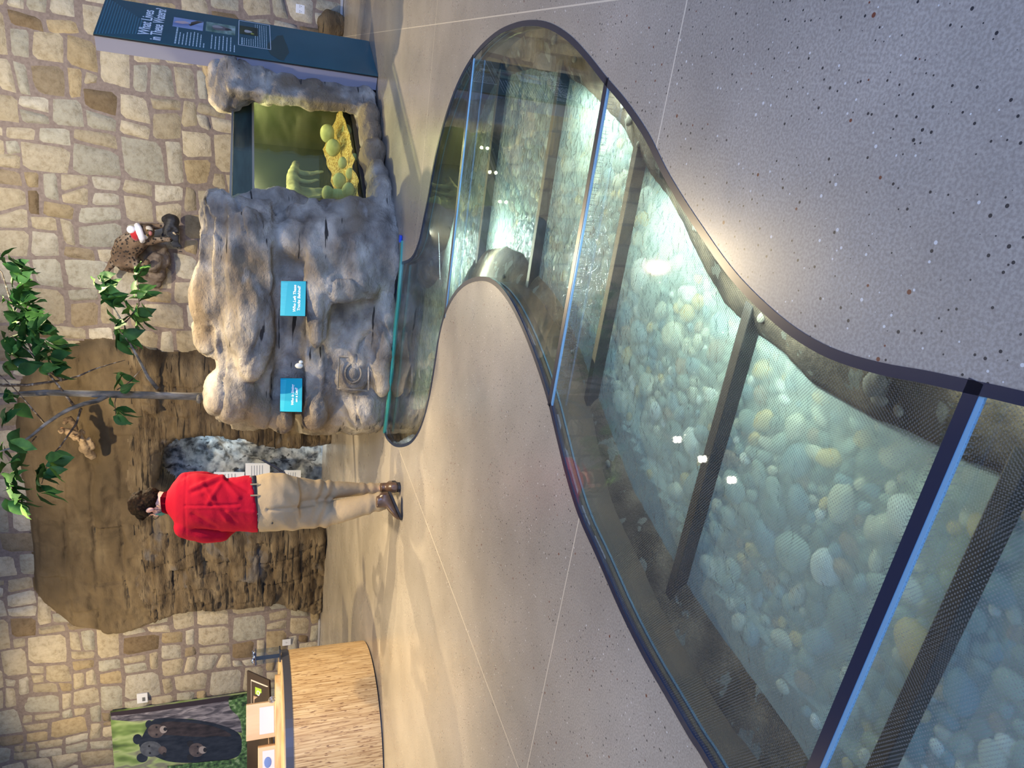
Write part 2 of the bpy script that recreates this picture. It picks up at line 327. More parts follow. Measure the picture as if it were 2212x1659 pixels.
OUT2 = [(p.x, p.y) for p in OUT]
def pip(px, py, poly):
    P = np.array(poly); x0, y0 = P[:, 0], P[:, 1]; x1, y1 = np.roll(x0, -1), np.roll(y0, -1)
    ins = np.zeros(px.shape, bool); d = np.full(px.shape, 1e9)
    for a, b, c, e in zip(x0, y0, x1, y1):
        cond = ((b > py) != (e > py)); 
        with np.errstate(divide='ignore', invalid='ignore'): xi = (c-a)*(py-b)/(e-b+1e-12)+a
        ins ^= cond & (px < xi)
        L2 = (c-a)**2+(e-b)**2+1e-12; t = np.clip(((px-a)*(c-a)+(py-b)*(e-b))/L2, 0, 1)
        d = np.minimum(d, np.hypot(px-a-t*(c-a), py-b-t*(e-b)))
    return np.where(ins, d, -d)       # positive inside
WZ = -.20; BEDZ = -.31
S_px = [(870, 870), (895, 885), (925, 880), (945, 800), (958, 715), (985, 645), (1012, 590), (1036, 548), (1060, 538), (1095, 533), (1130, 548), (1160, 590), (1190, 625), (1215, 660), (1240, 720), (1270, 800), (1290, 850), (1320, 930), (1345, 995), (1370, 1060), (1410, 1130), (1450, 1200), (1500, 1285), (1570, 1390), (1640, 1480), (1720, 1600), (1760, 1659)]
S_px2 = [(2212, 1045), (2130, 1012), (2080, 992), (2000, 950), (1920, 920), (1850, 880), (1760, 830), (1690, 762), (1620, 705), (1570, 660), (1530, 592), (1490, 510), (1450, 432), (1410, 380), (1375, 330), (1350, 275), (1300, 225), (1260, 185), (1210, 160), (1148, 150), (1085, 168), (1050, 200), (1022, 260), (1003, 330), (990, 400), (976, 470), (962, 540), (950, 600), (925, 625), (900, 620), (880, 605)]
SH = [PZ(x, y, WZ) for x, y in S_px] + [Vector((-1.38, .5, 0)), Vector((-1.36, 0, 0)), Vector((-1.34, -.55, 0)), Vector((-.38, -.55, 0)), Vector((-.40, 0, 0)), Vector((-.44, .4, 0))] + [PZ(x, y, WZ) for x, y in S_px2] + [Vector((-1.568, 5.5, 0)), Vector((-2.3, 5.55, 0))]
SH2 = [(p.x, p.y) for p in SH]

# ------------------------------------------------------------------ floor with the stream cut out of it
ox0, ox1, oy0, oy1 = -13.5, 4.5, -6.5, 9.95
outer = [Vector((ox0, oy0, 0)), Vector((ox1, oy0, 0)), Vector((ox1, oy1, 0)), Vector((ox0, oy1, 0))]
hole = [Vector((p.x, p.y, 0)) for p in OUT]
tri = tessellate_polygon([outer, hole]); vs = outer+hole
fl = mesh('floor', vs, [tuple(t) for t in tri], M_FLOOR); tag(fl, kind='structure')
me = fl.data
for p in me.polygons:
    if p.normal.z < 0: p.flip()
n = len(OUT)
rim = mesh('trim_1', [Vector((p.x, p.y, z)) for z in (0, -.36) for p in OUT], [(i, (i+1) % n, n+(i+1) % n, n+i) for i in range(n)], M_CHAN); tag(rim, 'dark brown wall of the stream channel under the floor edge', kind='structure')

def ribbon(name, pts, width, z0, z1, m, parent=None, side=1, closed=False):
    """bar of rectangular section following pts; side=+1 left of travel"""
    P = [Vector((p[0], p[1], 0)) for p in pts]; k = len(P); v = []
    for i, p in enumerate(P):
        a = P[i-1] if i > 0 else (P[-1] if closed else P[0]); b = P[(i+1) % k] if (i < k-1 or closed) else P[-1]
        d = (b-a).normalized(); nrm = Vector((-d.y, d.x, 0))*side
        q = p+nrm*width
        v += [Vector((p.x, p.y, z0)), Vector((q.x, q.y, z0)), Vector((q.x, q.y, z1)), Vector((p.x, p.y, z1))]
    f = []
    for i in range(k if closed else k-1):
        j = (i+1) % k
        for c in range(4): f.append((i*4+c, j*4+c, j*4+(c+1) % 4, i*4+(c+1) % 4))
    if not closed: f += [(0, 1, 2, 3), tuple((k-1)*4+c for c in (3, 2, 1, 0))]
    return mesh(name, v, f, m, parent)
area2 = sum(OUT2[i][0]*OUT2[(i+1) % n][1]-OUT2[(i+1) % n][0]*OUT2[i][1] for i in range(n))
sgn = 1 if area2 > 0 else -1
tag(ribbon('edge_gasket', OUT, .022, -.012, .0015, M_NAVY, None, sgn, True), 'dark navy rubber edging strip running round the winding glass floor', 'edging')
tag(ribbon('edge_rail', [p for p in OUT], .006, -.05, -.043, flat('rail_blue_grey', (.08, .15, .22), .3, .3), None, sgn, True), 'thin blue-grey metal rail under the rim of the glass floor', 'rail')

# ------------------------------------------------------------------ bank and bed heightfield, water
xs = np.arange(-3.0, .75, .018); ys = np.arange(-.6, 6.0, .018); GX, GY = np.meshgrid(xs, ys)
dO = pip(GX, GY, OUT2); dS = pip(GX, GY, SH2)
nzv = np.array([[noise.fractal(Vector((x*5, y*5, 0)), 1, 2, 4) for x in xs] for y in ys])
nz2 = np.array([[noise.fractal(Vector((x*16, y*16, 3)), 1, 2, 2) for x in xs] for y in ys])
dSn = dS+nzv*.012
Hh = np.where(dSn > 0, WZ-np.clip(dSn/.09, 0, 1)**.8*(WZ-BEDZ), WZ+np.clip(-dSn/.14, 0, 1)**.7*.075) + nzv*.009+nz2*.004
keep = dO > -.06
idx = -np.ones(GX.shape, int); vs = []; fs = []
ids = np.argwhere(keep)
for (j, i) in ids: idx[j, i] = len(vs); vs.append((GX[j, i], GY[j, i], Hh[j, i]))
for j in range(len(ys)-1):
    for i in range(len(xs)-1):
        q = (idx[j, i], idx[j, i+1], idx[j+1, i+1], idx[j+1, i])
        if min(q) >= 0: fs.append(q)
bank = mesh('stream_bank', vs, fs, [M_BANK, M_BED], smooth=True); tag(bank, 'brown rough rock bank and silty bed of the stream under the glass floor', 'stream bank')
cz = [bank.data.vertices[p.vertices[0]].co.z+WL[bank.name].z for p in bank.data.polygons]
for p, z in zip(bank.data.polygons, cz): p.material_index = 1 if z < WZ-.05 else 0
idx[:] = -1; vs = []; fs = []
kw = (dS > -.05) & (dO > -.03)
for (j, i) in np.argwhere(kw): idx[j, i] = len(vs); vs.append((GX[j, i], GY[j, i], WZ+.002*nz2[j, i]))
for j in range(len(ys)-1):
    for i in range(len(xs)-1):
        q = (idx[j, i], idx[j, i+1], idx[j+1, i+1], idx[j+1, i])
        if min(q) >= 0: fs.append(q)
tag(mesh('stream_water', vs, fs, M_WATER, smooth=True), 'shallow milky green water flowing in the stream under the glass floor', 'water', kind='stuff')

# ------------------------------------------------------------------ pebbles
PCOL = {'white': (.86, .84, .78), 'ochre': (.74, .50, .18), 'grey green': (.36, .42, .36), 'slate blue': (.22, .32, .36), 'brown': (.36, .22, .13), 'cream': (.70, .64, .48), 'dark grey': (.17, .22, .20)}
PM = {k: pm('pebble_'+k.replace(' ', '_'), [(.3, tuple(c*.75 for c in v)), (.7, tuple(min(1, c*1.15) for c in v))], 30, 5, rough=.5, bump=(60, .15)) for k, v in PCOL.items()}
PK = ['grey green']*9+['slate blue']*5+['dark grey']*5+['cream']*5+['white']*3+['ochre']*3+['brown']*2
PR = []
def proto(k, sub):
    bm = bmesh.new(); bmesh.ops.create_icosphere(bm, subdivisions=sub, radius=1); off = Vector((k*7.1, k*3.3, 0))
    for v in bm.verts: v.co *= 1+.22*noise.noise(v.co*1.1+off)
    me = bpy.data.meshes.new('pebble'); bm.to_mesh(me); bm.free(); me.shade_smooth(); return me
pro_hi = {c: [proto(i*5+j, 3) for j in range(3)] for i, c in enumerate(PCOL)}
for c, l in pro_hi.items():
    for me in l: me.materials.append(PM[c])
cand = []; grid = {}
for t in range(60000):
    x = rnd.uniform(-2.95, .45); y = rnd.uniform(-.3, 5.75)
    r = max(.012, min(.05, rnd.lognormvariate(-3.62, .42)))
    cand.append((x, y, r))
ca = np.array(cand); dd = pip(ca[:, 0], ca[:, 1], SH2); d2 = pip(ca[:, 0], ca[:, 1], OUT2)
peb = []
for (x, y, r), a, b in zip(cand, dd, d2):
    if a < r*1.0+.01 or b < -.15: continue
    g = (int(x/.1), int(y/.1)); ok = True
    for gx in (-1, 0, 1):
        for gy in (-1, 0, 1):
            for (qx, qy, qr) in grid.get((g[0]+gx, g[1]+gy), ()):
                if math.hypot(qx-x, qy-y) < (qr+r)*.80: ok = False
    if ok: grid.setdefault(g, []).append((x, y, r)); peb.append((x, y, r, a))
peb.sort(key=lambda q: -(q[2]/max(.6, math.hypot(q[0], q[1], 1.37))**2*(1 if (q[1] > .55) else .01)))
print('pebbles', len(peb))
def zone(x, y):
    if y < .72: return 'on the stream bed nearest the camera'
    if y < 2.22: return 'in the stream between the two near glass joints'
    if y < 3.8: return 'in the stream beside the floor peninsula'
    return 'in the stream by the rock'
SZ = lambda r: 'small' if r < .024 else ('medium' if r < .034 else 'large')
for i, (x, y, r, a) in enumerate(peb[:300]):
    c = rnd.choice(PK); o = bpy.data.objects.new('pebble', rnd.choice(pro_hi[c])); COL.objects.link(o)
    bz = WZ-min(1, a/.09)**.8*(WZ-BEDZ)
    o.location = (x, y, bz+r*.38); s = r*rnd.uniform(.9, 1.1); o.scale = (s*rnd.uniform(1, 1.45), s*.95, s*.62); o.rotation_euler = (rnd.uniform(-.2, .2), rnd.uniform(-.2, .2), rnd.uniform(0, 3.1)+1.4)
    tag(o, f'{SZ(r)} {c} pebble {zone(x, y)}', 'pebble', f'{SZ(r)} {c} pebbles {zone(x, y)}')
lo = [proto(60+j, 2) for j in range(5)]; lov = [(np.array([v.co[:] for v in m.vertices]), [tuple(p.vertices) for p in m.polygons]) for m in lo]
V = []; F = []; MI = []; names = list(PCOL)
for (x, y, r, a) in peb[300:]:
    v, f = rnd.choice(lov); s = np.array([r*rnd.uniform(1, 1.4), r*.95, r*.6]); t = rnd.uniform(0, 3.14); R = np.array([[math.cos(t), -math.sin(t), 0], [math.sin(t), math.cos(t), 0], [0, 0, 1]])
    bz = WZ-min(1, a/.09)**.8*(WZ-BEDZ); k = len(V); V.extend(((v*s)@R.T+np.array([x, y, bz+r*.34])).tolist()); F.extend([tuple(q+k for q in g) for g in f]); MI.extend([names.index(rnd.choice(PK))]*len(f))
ps = mesh('pebbles', V, F, [PM[k] for k in names], smooth=True); ps.data.polygons.foreach_set('material_index', MI)
tag(ps, 'bed of small mixed river pebbles filling the stream under the glass floor', 'pebbles', kind='stuff')

bk = [(x, y, r) for (x, y, r), a, b in zip(cand, dd, d2) if a < -.03 and b > .02 and -1.75 < x and y < 4.9]
rnd.shuffle(bk); BM_ = pm('bank_pebble', [(.3, (.09, .08, .065)), (.7, (.20, .18, .14))], 20, 4, rough=.8)
bp = [proto(90+j, 2) for j in range(3)]
for me in bp: me.materials.append(BM_)
for x, y, r in bk[:46]:
    o = bpy.data.objects.new('bank_pebble', rnd.choice(bp)); COL.objects.link(o); j_ = int(round((y+.6)/.018)); i_ = int(round((x+3.0)/.018))
    o.location = (x, y, float(Hh[j_, i_])+r*.1); o.scale = (r*.7, r*.5, r*.3); o.rotation_euler = (0, 0, rnd.uniform(0, 3))
    tag(o, 'small grey brown pebble stuck on the dark bank beside the stream water', 'pebble', 'small pebbles stuck on the dark stream bank')

# ------------------------------------------------------------------ glass panels, joints, beams
JY = [.72, 2.22, 3.81]
def clip(poly, a, b, c):
    """keep side a*x+b*y<=c"""
    out = []; k = len(poly)
    for i in range(k):
        p, q = poly[i], poly[(i+1) % k]; dp = a*p[0]+b*p[1]-c; dq = a*q[0]+b*q[1]-c
        if dp <= 0: out.append(p)
        if (dp < 0 < dq) or (dq < 0 < dp): t = dp/(dp-dq); out.append((p[0]+t*(q[0]-p[0]), p[1]+t*(q[1]-p[1])))
    return out
def crossings(y, poly=OUT2):
    xs_ = []
    for i in range(len(poly)):
        (a, b), (c, d) = poly[i], poly[(i+1) % len(poly)]
        if (b > y) != (d > y): xs_.append(a+(c-a)*(y-b)/(d-b))
    return sorted(xs_)
bands = [(-9, JY[0], M_GLASSD, 'dotted walk-on glass panel nearest the camera, in the bottom corner of the floor stream'), (JY[0], JY[1], M_GLASSD, 'large dotted walk-on glass panel between the two nearest joints'),
         (JY[1], JY[2], M_GLASS, 'clear walk-on glass panel beside the tip of the concrete peninsula'), (JY[2], 9, M_GLASS, 'clear walk-on glass panel at the far end, against the rock')]
for lo_, hi_, m_, lb in bands:
    pl = clip(clip(OUT2, 0, 1, hi_-.016), 0, -1, -(lo_+.022))
    pv = [Vector((x, y, -.001)) for x, y in pl]; k = len(pv); tf = [tuple(t) for t in tessellate_polygon([pv])]
    g = mesh('glass_floor_panel', pv, tf, m_)
    for p in g.data.polygons:
        if p.normal.z < 0: p.flip()
    s = g.modifiers.new('thickness', 'SOLIDIFY'); s.thickness = .03; s.offset = -1
    tag(g, lb, 'glass floor', 'walk-on glass panels over the stream')
for y, nm in zip(JY, ('nearest the camera', 'at the middle of the stream', 'farthest from the camera')):
    c = crossings(y); x0, x1 = c[0], c[-1]
    if y > 3: x0, x1 = c[-2], c[-1]
    t = thing('glass_joint', f'dark blue joint strip across the glass floor, {nm}', 'joint', ((x0+x1)/2, y, -.03), 'joint strips between the glass panels')
    box('joint_seal', ((x0+x1)/2, y, -.004), (x1-x0, .026, .011), M_NAVY, t)
    tag(box('glass_edge', ((x0+x1)/2, y-.0175, -.003), (x1-x0-.02, .009, .007), M_EDGE, t), 'pale blue polished glass edge')
for y, nm in zip((.705, 1.47, 2.235, 3.01, 3.83), ('nearest the camera', 'second from the camera', 'third from the camera, under the middle joint', 'second from the rock', 'nearest the rock')):
    cc = crossings(y); a, b = cc[-2] if y > 3 else cc[0], cc[-1]
    o = box('support_beam', ((a+b)/2, y, -.178), (b-a+.1, .034, .045), M_BEAM, bevel=.003)
    tag(o, f'black steel support beam under the glass floor, {nm}', 'beam', 'steel beams under the glass floor')
tag(ribbon('teal_ribbon', [(-1.13, 5.19), (-1.27, 5.165), (-1.568, 5.165), (-1.806, 5.195), (-2.198, 5.205), (-2.5, 5.235), (-2.76, 5.29)], .035, -.004, .012, flat('teal_ribbon_gloss', (.05, .30, .24), .08), None, 1), 'glossy teal strip where the glass floor meets the grey rock', 'teal strip')  # solid teal ribbon for the teal band along the rock foot
tag(box('blue_glass_end', (-1.12, 5.20, .012), (.05, .035, .02), flat('bright_blue', (.01, .06, .5), .3), bevel=.003), 'small bright blue block for the bluish gleam at the glass corner by the rock', 'clip')  # bluish gleam at the glass end, built as a solid blue block
# strip lamps under the rim of the channel
STR = (.80, 1.0, .92)
for (x, y, a, L_) in ((-.36, 1.15, -.3, .9), (-.24, 1.75, -1.0, .7), (.04, 2.5, -1.2, .7), (-.95, 4.6, 0, .6), (-.86, 3.6, 0, .4)):
    o = area('stream_strip_lamp', (x, y, -.06), (x*.5-.42, y*.98, -.3), L_, 4.0, STR, .03)

# ------------------------------------------------------------------ north wall of rubble stone
def px_sz(L_, off=.3): return [w_sz(PW(x, y, off)) for x, y in L_]
CL_px = [(705, 775), (560, 778), (470, 772), (430, 765), (400, 776), (350, 776), (318, 768), (290, 750), (262, 758), (215, 742), (170, 752), (100, 770), (55, 800), (28, 850), (20, 920), (24, 1000), (40, 1080), (48, 1130), (58, 1200), (62, 1300), (82, 1328), (110, 1350), (150, 1380), (200, 1384), (225, 1394), (262, 1392), (300, 1378), (340, 1362), (372, 1350), (400, 1342), (450, 1340), (500, 1334), (560, 1330), (600, 1326), (640, 1338), (675, 1346), (712, 1338)]
CLIFF = px_sz(CL_px, .3); CLIFF = [(s, z) for s, z in CLIFF if True]
CLIFF[0] = (CLIFF[0][0], -.3); CLIFF[-1] = (CLIFF[-1][0], -.3)
OP_px = [(338, 1012), (350, 1000), (372, 984), (400, 974), (430, 967), (470, 963), (520, 962), (560, 967), (600, 972), (660, 972), (722, 972)]
OPEN = px_sz(OP_px, .55); OPEN = OPEN + [(OPEN[0][0]-1.15, -.3), (OPEN[0][0]-1.2, 1.2), (OPEN[0][0]-.95, 1.8), (OPEN[0][0]-.4, OPEN[0][1]+.05)]
OPEN[10] = (OPEN[9][0]+.01, -.3)
ops = np.array(OPEN); osx0, osx1, oz1 = ops[:, 0].min(), ops[:, 0].max(), ops[:, 1].max()
print('opening', osx0, osx1, oz1, 'cliff', min(c[0] for c in CLIFF), max(c[0] for c in CLIFF))
WS0, WS1, WZ1 = -13.0, 4.0, 5.0
bm = bmesh.new()
a0, a1, az = osx0+.1, osx1+.25, oz1+.15      # hole for the cave
for (s0, s1, z0, z1) in ((WS0, a0, 0, WZ1), (a1, WS1, 0, WZ1), (a0, a1, az, WZ1)):
    b_hex(bm, [WP(s0, 0, z0), WP(s1, 0, z0), WP(s1, 0, z1), WP(s0, 0, z1)], [WP(s0, -.2, z0), WP(s1, -.2, z0), WP(s1, -.2, z1), WP(s0, -.2, z1)])
# stones
CS = .165; nx = int((2.6+11.2)/CS); nzc = int(4.6/CS)+1; S00 = -11.2
occ = np.zeros((nx, nzc), bool); stones = []
jit = {}
def cj(i, j):
    if (i, j) not in jit: jit[(i, j)] = (rnd.uniform(-.036, .036), rnd.uniform(-.03, .03) if j > 0 else 0)
    a = jit[(i, j)]; return (S00+i*CS+a[0], j*CS+a[1])
opts = [((1, 1), 1.0), ((2, 1), 2.2), ((1, 2), 1.4), ((2, 2), 3.2), ((3, 2), 2.2), ((2, 3), 2.3), ((3, 3), .9), ((3, 1), .8)]
for j in range(nzc):
    for i in range(nx):
        if occ[i, j]: continue
        fit = [(s, w_) for s, w_ in opts if i+s[0] <= nx and j+s[1] <= nzc and not occ[i:i+s[0], j:j+s[1]].any()]
        s = rnd.choices([q[0] for q in fit], [q[1] for q in fit])[0]; occ[i:i+s[0], j:j+s[1]] = True; stones.append((i, j, s[0], s[1]))
SCOL = [((.48, .41, .29), 6), ((.42, .35, .235), 6), ((.40, .31, .18), 2.2), ((.21, .15, .085), 1.3), ((.39, .36, .28), 4), ((.50, .45, .35), 4), ((.30, .235, .15), 1.6)]
quads = []
for i, j, w_, h_ in stones:
    q = [cj(i, j), cj(i+w_, j), cj(i+w_, j+h_), cj(i, j+h_)]
    if w_*h_ >= 4 and rnd.random() < .28:
        t, u = rnd.uniform(.3, .7), rnd.uniform(.25, .75)
        lp = lambda a, b, k: (a[0]+(b[0]-a[0])*k, a[1]+(b[1]-a[1])*k)
        if w_ >= h_: m1, m2 = lp(q[0], q[1], t), lp(q[3], q[2], u); quads += [[q[0], m1, m2, q[3]], [m1, q[1], q[2], m2]]
        else: m1, m2 = lp(q[0], q[3], t), lp(q[1], q[2], u); quads += [[q[0], q[1], m2, m1], [m1, m2, q[2], q[3]]]
    else: quads.append(q)
cs_ = np.array([((q[0][0]+q[2][0])/2, (q[0][1]+q[2][1])/2) for q in quads])
dc = pip(cs_[:, 0], cs_[:, 1], CLIFF)
V = []; F = []; C = []; G = 7
for qi, q in enumerate(quads):
    if dc[qi] > .45 or (osx0-.2 < cs_[qi][0] < osx1+.3 and cs_[qi][1] < oz1+.3): continue
    col = rnd.choices([c for c, _ in SCOL], [c for _, c in SCOL])[0]; f_ = rnd.uniform(.85, 1.12); col = tuple(c*f_ for c in col)
    cx, cz_ = cs_[qi]; wv = math.dist(q[0], q[1]); hv = math.dist(q[0], q[3]); k = len(V); th = rnd.uniform(.018, .045); gap = rnd.uniform(.009, .015)
    tx, tz = rnd.uniform(-.03, .03), rnd.uniform(-.03, .03); rc = rnd.uniform(.03, .2)
    for jj in range(G):
        for ii in range(G):
            u, v = ii/(G-1), jj/(G-1)
            # round the corners
            uu, vv = 2*u-1, 2*v-1; m_ = max(abs(uu), abs(vv)); nn = (abs(uu)**5+abs(vv)**5)**.2 if m_ > 0 else 1
            kf = (m_/nn)**rc*1.0 if m_ > 0 else 1; uu *= kf; vv *= kf
            uu *= 1-2*gap/wv; vv *= 1-2*gap/hv
            u2, v2 = (uu+1)/2, (vv+1)/2
            p = [(q[0][c]*(1-u2)+q[1][c]*u2)*(1-v2)+(q[3][c]*(1-u2)+q[2][c]*u2)*v2 for c in (0, 1)]
            if ii in (0, G-1) or jj in (0, G-1):
                p[0] += .007*noise.noise(Vector((p[0]*14, p[1]*14, qi))); p[1] += .007*noise.noise(Vector((p[0]*14, p[1]*14, qi+9.5)))
            edge = min(ii, jj, G-1-ii, G-1-jj)
            d = (-.004, .7*th, th, th)[min(edge, 3)] + tx*uu*.5+tz*vv*.5 + .007*noise.noise(Vector((p[0]*8, p[1]*8, 4)))
            if edge == 0: d = -.004
            V.append(WP(p[0], d, max(p[1], .004))); C.append(col)
    for jj in range(G-1):
        for ii in range(G-1): F.append((k+jj*G+ii, k+jj*G+ii+1, k+(jj+1)*G+ii+1, k+(jj+1)*G+ii))
kb = len(bm.verts); bm.verts.ensure_lookup_table()
me = bpy.data.meshes.new('w'); bmesh.ops.recalc_face_normals(bm, faces=bm.faces); bm.to_mesh(me); bm.free()
V0 = [v.co[:] for v in me.vertices]; F0 = [tuple(p.vertices) for p in me.polygons]
wall = mesh('wall_north', V0+[tuple(v) for v in V], F0+[tuple(i+len(V0) for i in f) for f in F], [M_MORTAR, M_STONE])
mi = [0]*len(F0)+[1]*len(F); wall.data.polygons.foreach_set('material_index', mi)
wall.data.polygons.foreach_set('use_smooth', [False]*len(F0)+[True]*len(F))
ca_ = wall.data.color_attributes.new('Col', 'FLOAT_COLOR', 'POINT')
ca_.data.foreach_set('color', np.array([(.2, .2, .2, 1)]*len(V0)+[(*c, 1) for c in C], dtype=np.float32).ravel()); tag(wall, kind='structure')
for s0, s1, nm in ((-11.5, w_sz(PW(697, 1342, .1))[0]-.02, 'baseboard_left'), (-.6, 3.5, 'baseboard_right')):
    c = (WP(s0, .02, .02)+WP(s1, .02, .02))/2
    tag(box(nm, c, (s1-s0, .06, .03), pm(nm+'_metal', [(.3, (.35, .34, .33)), (.7, (.45, .44, .43))], 4, 3, rough=.4), X=WX, Y=WN), kind='structure')
# ceiling with track lamps seen only as reflections
ce = box('ceiling', (-4.5, 1.7, 4.62), (18, 16.4, .08), flat('ceiling_paint', (.34, .33, .32), .9)); tag(ce, kind='structure')
M_LAMP = flat('lamp_face', (1, .9, .7), .5, emit=((1, .88, .68), 45)); M_CAN = flat('lamp_can', (.03, .03, .03), .5)
LAMPS = [(-4.06, 7.32), (-4.02, 6.71), (-3.96, 6.09), (-1.39, 6.11), (-1.33, 5.33), (-1.34, 4.9), (-1.34, 4.16), (-1.21, 3.76), (-8.12, 7.04), (-7.98, 6.4), (-8.02, 5.93)]
for x, y in LAMPS:
    t = thing('ceiling_lamp', 'black ceiling spotlight seen only as a bright spot mirrored in the floor', 'ceiling lamp', (x, y, 4.4), 'ceiling spotlights')
    bm = bmesh.new(); b_tube(bm, [(x, y, 4.41), (x, y, 4.585)], .055, 16); bm_obj('housing', bm, M_CAN, t)
    bm = bmesh.new(); b_tube(bm, [(x, y, 4.40), (x, y, 4.409)], .045, 16); bm_obj('lamp_face', bm, M_LAMP, t)

# ------------------------------------------------------------------ brown carved cliff on the wall
s0c, s1c = min(c[0] for c in CLIFF)-.1, max(c[0] for c in CLIFF)+.1; zc1 = max(c[1] for c in CLIFF)+.1
sx_ = np.arange(s0c, s1c, .021); zz_ = np.arange(0, zc1, .021); SG, ZG = np.meshgrid(sx_, zz_)
ed = pip(SG, ZG, CLIFF); eo = -pip(SG, ZG, OPEN)     # eo positive outside the opening
def cliff_d(s, z, e, o):
    x = s
    d = .30+.10*fr((x, z, 1), (.9, .9, 1), 3)
    d += .62*math.exp(-((x+5.95)/.95)**2)*max(0, min(1, (1.9-z)/.9))*1.0
    d += .12*math.exp(-((x+4.0)/.5)**2)*max(0, min(1, (2.6-z)/.5))
    # strata steps
    zz = z+.10*noise.noise(Vector((x*.7, z*.4, 8)))+.03*noise.noise(Vector((x*3, 0, 3)))
    L_ = zz*(3.0 if z > 2.3 else 5.2); k = math.floor(L_); f = L_-k
    h = noise.cell(Vector((k*1.7, math.floor((x+k*.37)*1.1), 5)))
    amp = .06 if z < 2.35 else .03
    gate = max(0, min(1, .5+2.2*noise.noise(Vector((x*1.4, k*3.1, 2)))))
    d += amp*(h-.3) - .055*gate*math.exp(-(min(f, 1-f)/.07)**2)
    c2 = abs(noise.noise(Vector((x*1.6+z*.5, z*9, 31)))); d -= .03*math.exp(-(c2/.05)**2)*(1 if z < 2.4 else .3)
    v = abs(noise.noise(Vector((x*2.6, z*1.2, 12)))); d -= .035*math.exp(-(v/.035)**2)*(1 if z < 2.4 else .3)
    d += .05*fr((x, z, 2), (3, 5, 1), 5)
    if z > 2.35: d -= .05
    roll = 1-math.exp(-max(e, 0)/.07)
    d = d*roll
    if o < .16: d -= (.16-max(o, 0))**2*9
    return d
V = []; F = []; idx = -np.ones(SG.shape, int)
for j in range(len(zz_)):
    for i in range(len(sx_)):
        if ed[j, i] < -.03 or eo[j, i] < -.014: continue
        idx[j, i] = len(V); V.append(WP(SG[j, i], cliff_d(SG[j, i], ZG[j, i], ed[j, i], eo[j, i]), ZG[j, i]))
for j in range(len(zz_)-1):
    for i in range(len(sx_)-1):
        q = (idx[j, i], idx[j, i+1], idx[j+1, i+1], idx[j+1, i])
        if min(q) >= 0: F.append(q)
# return faces inside the opening rim
me = bpy.data.meshes.new('c'); me.from_pydata([tuple(v) for v in V], [], F); bm = bmesh.new(); bm.from_mesh(me)
be = [e for e in bm.edges if e.is_boundary]; rime = []
for e in be:
    c = (e.verts[0].co+e.verts[1].co)/2; s, z = w_sz(c)
    if float(pip(np.array([s]), np.array([z]), OPEN)[0]) > -.08 and z > .01: rime.append(e)
r = bmesh.ops.extrude_edge_only(bm, edges=rime); nv = [g for g in r['geom'] if isinstance(g, bmesh.types.BMVert)]
for v in nv: v.co = v.co - WN*.5
cliff = bm_obj('carved_cliff', bm, [M_CLIFF, M_CLIFF2], None, True)
for p_ in cliff.data.polygons:
    if p_.center.z > 2.5+.25*noise.noise(p_.center*2): p_.material_index = 1; tag(cliff, 'tall brown carved rock cliff with layered cracks covering the stone wall around the cave opening', 'rock cliff')
# cave behind the opening
bm = bmesh.new(); gs = np.linspace(a0-.02, a1+.02, 60); gz = np.linspace(0, az, 70)
def cave_pt(u, v): 
    d = -.62+.30*fr((u*1.6, v*1.6, 7), (1, 1, 1), 4)+.07*fr((u*7, v*7, 3), (1, 1, 1), 3)
    d += .45*max(0, (u-(a1-.35))/.37)
    return WP(u, min(d, -.1), v)
vv_ = [[bm.verts.new(cave_pt(s, z)) for s in gs] for z in gz]
for j in range(len(gz)-1):
    for i in range(len(gs)-1): bm.faces.new((vv_[j][i], vv_[j][i+1], vv_[j+1][i+1], vv_[j+1][i]))
tag(bm_obj('cave_rock', bm, M_CAVE, None, True), 'grey craggy rock lit bluish white inside the cave opening behind the person', 'cave rock')
bm = bmesh.new()
for P in ([WP(a0-.03, 0, 0), WP(a0-.03, -.95, 0), WP(a0-.03, -.95, az), WP(a0-.03, 0, az)], [WP(a1+.03, 0, 0), WP(a1+.03, -.95, 0), WP(a1+.03, -.95, az), WP(a1+.03, 0, az)], [WP(a0-.03, 0, az), WP(a1+.03, 0, az), WP(a1+.03, -.95, az), WP(a0-.03, -.95, az)], [WP(a0-.03, -.95, 0), WP(a1+.03, -.95, 0), WP(a1+.03, -.95, az), WP(a0-.03, -.95, az)]):
    bm.faces.new([bm.verts.new(p) for p in P])
tag(bm_obj('wall_cave', bm, flat('cave_lining', (.06, .06, .065), .9)), kind='structure')
lp = WP(a1-.14, -.02, 1.25); l = bpy.data.lights.new('cave_lamp', 'POINT'); l.energy = 50; l.color = (.66, .86, 1); l.shadow_soft_size = .04
o = bpy.data.objects.new('cave_lamp', l); COL.objects.link(o); o.location = lp
